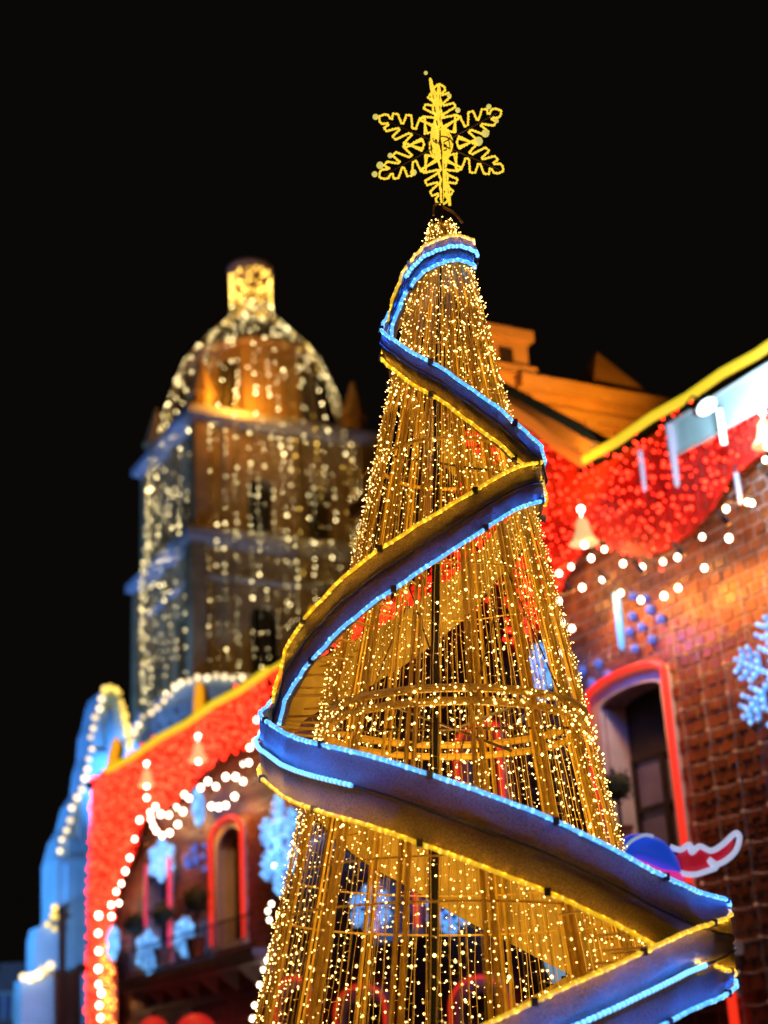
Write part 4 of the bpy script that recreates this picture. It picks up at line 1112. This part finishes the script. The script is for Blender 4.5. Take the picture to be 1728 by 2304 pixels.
# the light all those lamps give together, from inside the cone
for (h, e) in ((.9, 26), (1.9, 26), (2.9, 26), (3.9, 22), (4.9, 18), (5.8, 12), (6.7, 8), (7.5, 5), (8.1, 3)):
    lamp('string_and_fill_glow', 'POINT', tree, (0, 0, h), (1, .58, .11), e*1.5, max(.06, rc(h)*.35))
for k in range(5):  # warm fill lamps added outside the ribbon to brighten its cloth
    a = azc+(k-2)*.55
    for h, e in ((1.6, 9), (3.4, 8), (5.3, 5), (7.2, 2.2)):
        lamp('string_and_fill_glow', 'POINT', tree, P3(a-azc, h, rr_(h)+.55), (1, .50, .12), e*1.0, .15)

# ------------------------------------------------------------------ snowflake topper
zs0 = h_of(323); FL = 160*(TM @ Vector((0, 0, zs0))-CAM).dot(FW)/F_PX
star = empty('star_topper', 'yellow rope-light snowflake star on top of the light tree', 'tree topper', TM @ Vector((0, 0, h_of(478))), 0)
zloc = zs0-h_of(478)
star.rotation_mode = 'QUATERNION'; star.rotation_quaternion = qr
def half(sg):
    pts = [(.20, .115*sg)]
    for (u, hgt) in ((.30, .27), (.50, .23), (.68, .16)):
        pts += [(u-.02, .045*sg), (u+.10, hgt*sg), (u+.165, (hgt-.03)*sg), (u+.13, .05*sg)]
    pts += [(.84, .045*sg), (.90, .085*sg), (.95, .07*sg), (1.0, 0)]
    return pts
YST = glow('star_rope', (0.90, 0.58, 0.03), 1.15, True)
YSB = glow('star_bead', (0.95, 0.66, 0.05), 1.15)
def flake(yaw, n, tilt=0.0, scale=1.0):
    for k in range(6):
        a = PI/2+k*PI/3+tilt
        def T(p, dy=0):
            u, v = p; x = (u*math.cos(a)-v*math.sin(a))*FL*scale; z_ = (u*math.sin(a)+v*math.cos(a))*FL*scale
            return Vector((x*math.cos(yaw), x*math.sin(yaw)+dy, z_+zloc))
        L1 = half(1); L2 = half(-1)[::-1]; loop = [T(p) for p in L1+L2[1:]]
        m = MB(); m.tube(loop, .0095, 6); arm_ = m.build('arm', YST, star)
        m = MB()
        for p in even(loop, .03): m.ball(p+Vector((random.uniform(-.003, .003), 0, random.uniform(-.003, .003))), .0122, 5, 4)
        m.build('rope_beads', YSB, arm_, stuff=True)
        m = MB(); m.tube([T((.05, 0), .01), T((.93, 0), .01)], .006, 5); m.build('spoke', STEEL, arm_)
        # small wedge between arms
        b2 = a+PI/6
        def T2(u, v): 
            x = (u*math.cos(b2)-v*math.sin(b2))*FL*scale; z_ = (u*math.sin(b2)+v*math.cos(b2))*FL*scale
            return Vector((x*math.cos(yaw), x*math.sin(yaw), z_+zloc))
        m = MB(); m.tube([T2(.44, 0), T2(.24, .07), T2(.24, -.07), T2(.44, 0)], .009, 6); m.build('wedge', YST, star)
flake(-.06, 6); flake(1.40, 6, 0, .97)
for k in range(7):
    a = k*PI/7
    m = MB(); m.tube([Vector((.17*FL*math.sin(t_)*math.cos(a), .17*FL*math.sin(t_)*math.sin(a), zloc+.24*FL*math.cos(t_))) for t_ in [PI*i/12 for i in range(13)]], .0075, 6); m.build('globe_rope', YST, star)
m = MB(); m.tube([Vector((.175*FL*math.cos(2*PI*i/24), .175*FL*math.sin(2*PI*i/24), zloc)) for i in range(25)], .007, 5); m.build('hoop', STEEL, star)
m = MB(); m.tube([(0, 0, -.16), (0, 0, zloc*1.0)], .014, 8); m.build('stem', STEEL, star)
m = MB(); m.tube(smoothline([(-.01, 0, .10), (-.07, -.02, .06), (-.08, -.03, -.05)], 5), .010, 6); m.tube(smoothline([(.0, 0, .06), (.10, -.03, -.02), (.18, -.05, -.14)], 5), .012, 6); m.build('support_bracket', mat('copper_bracket', (.35, .16, .07), .5, .4), star)
m = MB()
BIGB = glow('opal_bulb', (.72, .62, .14), .9)
for (x, y, rp) in ((845, 263, 9), (843, 392, 9), (855, 372, 11), (930, 388, 10), (1076, 318, 14), (1092, 300, 12), (1100, 240, 8), (1030, 248, 8), (1010, 215, 6), (958, 164, 6), (878, 350, 8), (1117, 272, 7)):
    P_ = TI @ (CAM+ray(x, y)*14.05); P_.z -= h_of(478); m.ball(P_, rp*.0031, 10, 7)
m.build('opal_bulbs', BIGB, star, stuff=True)
lamp('star_glow', 'POINT', star, (0, -.3, zloc), (1, .6, .1), 4, .2)
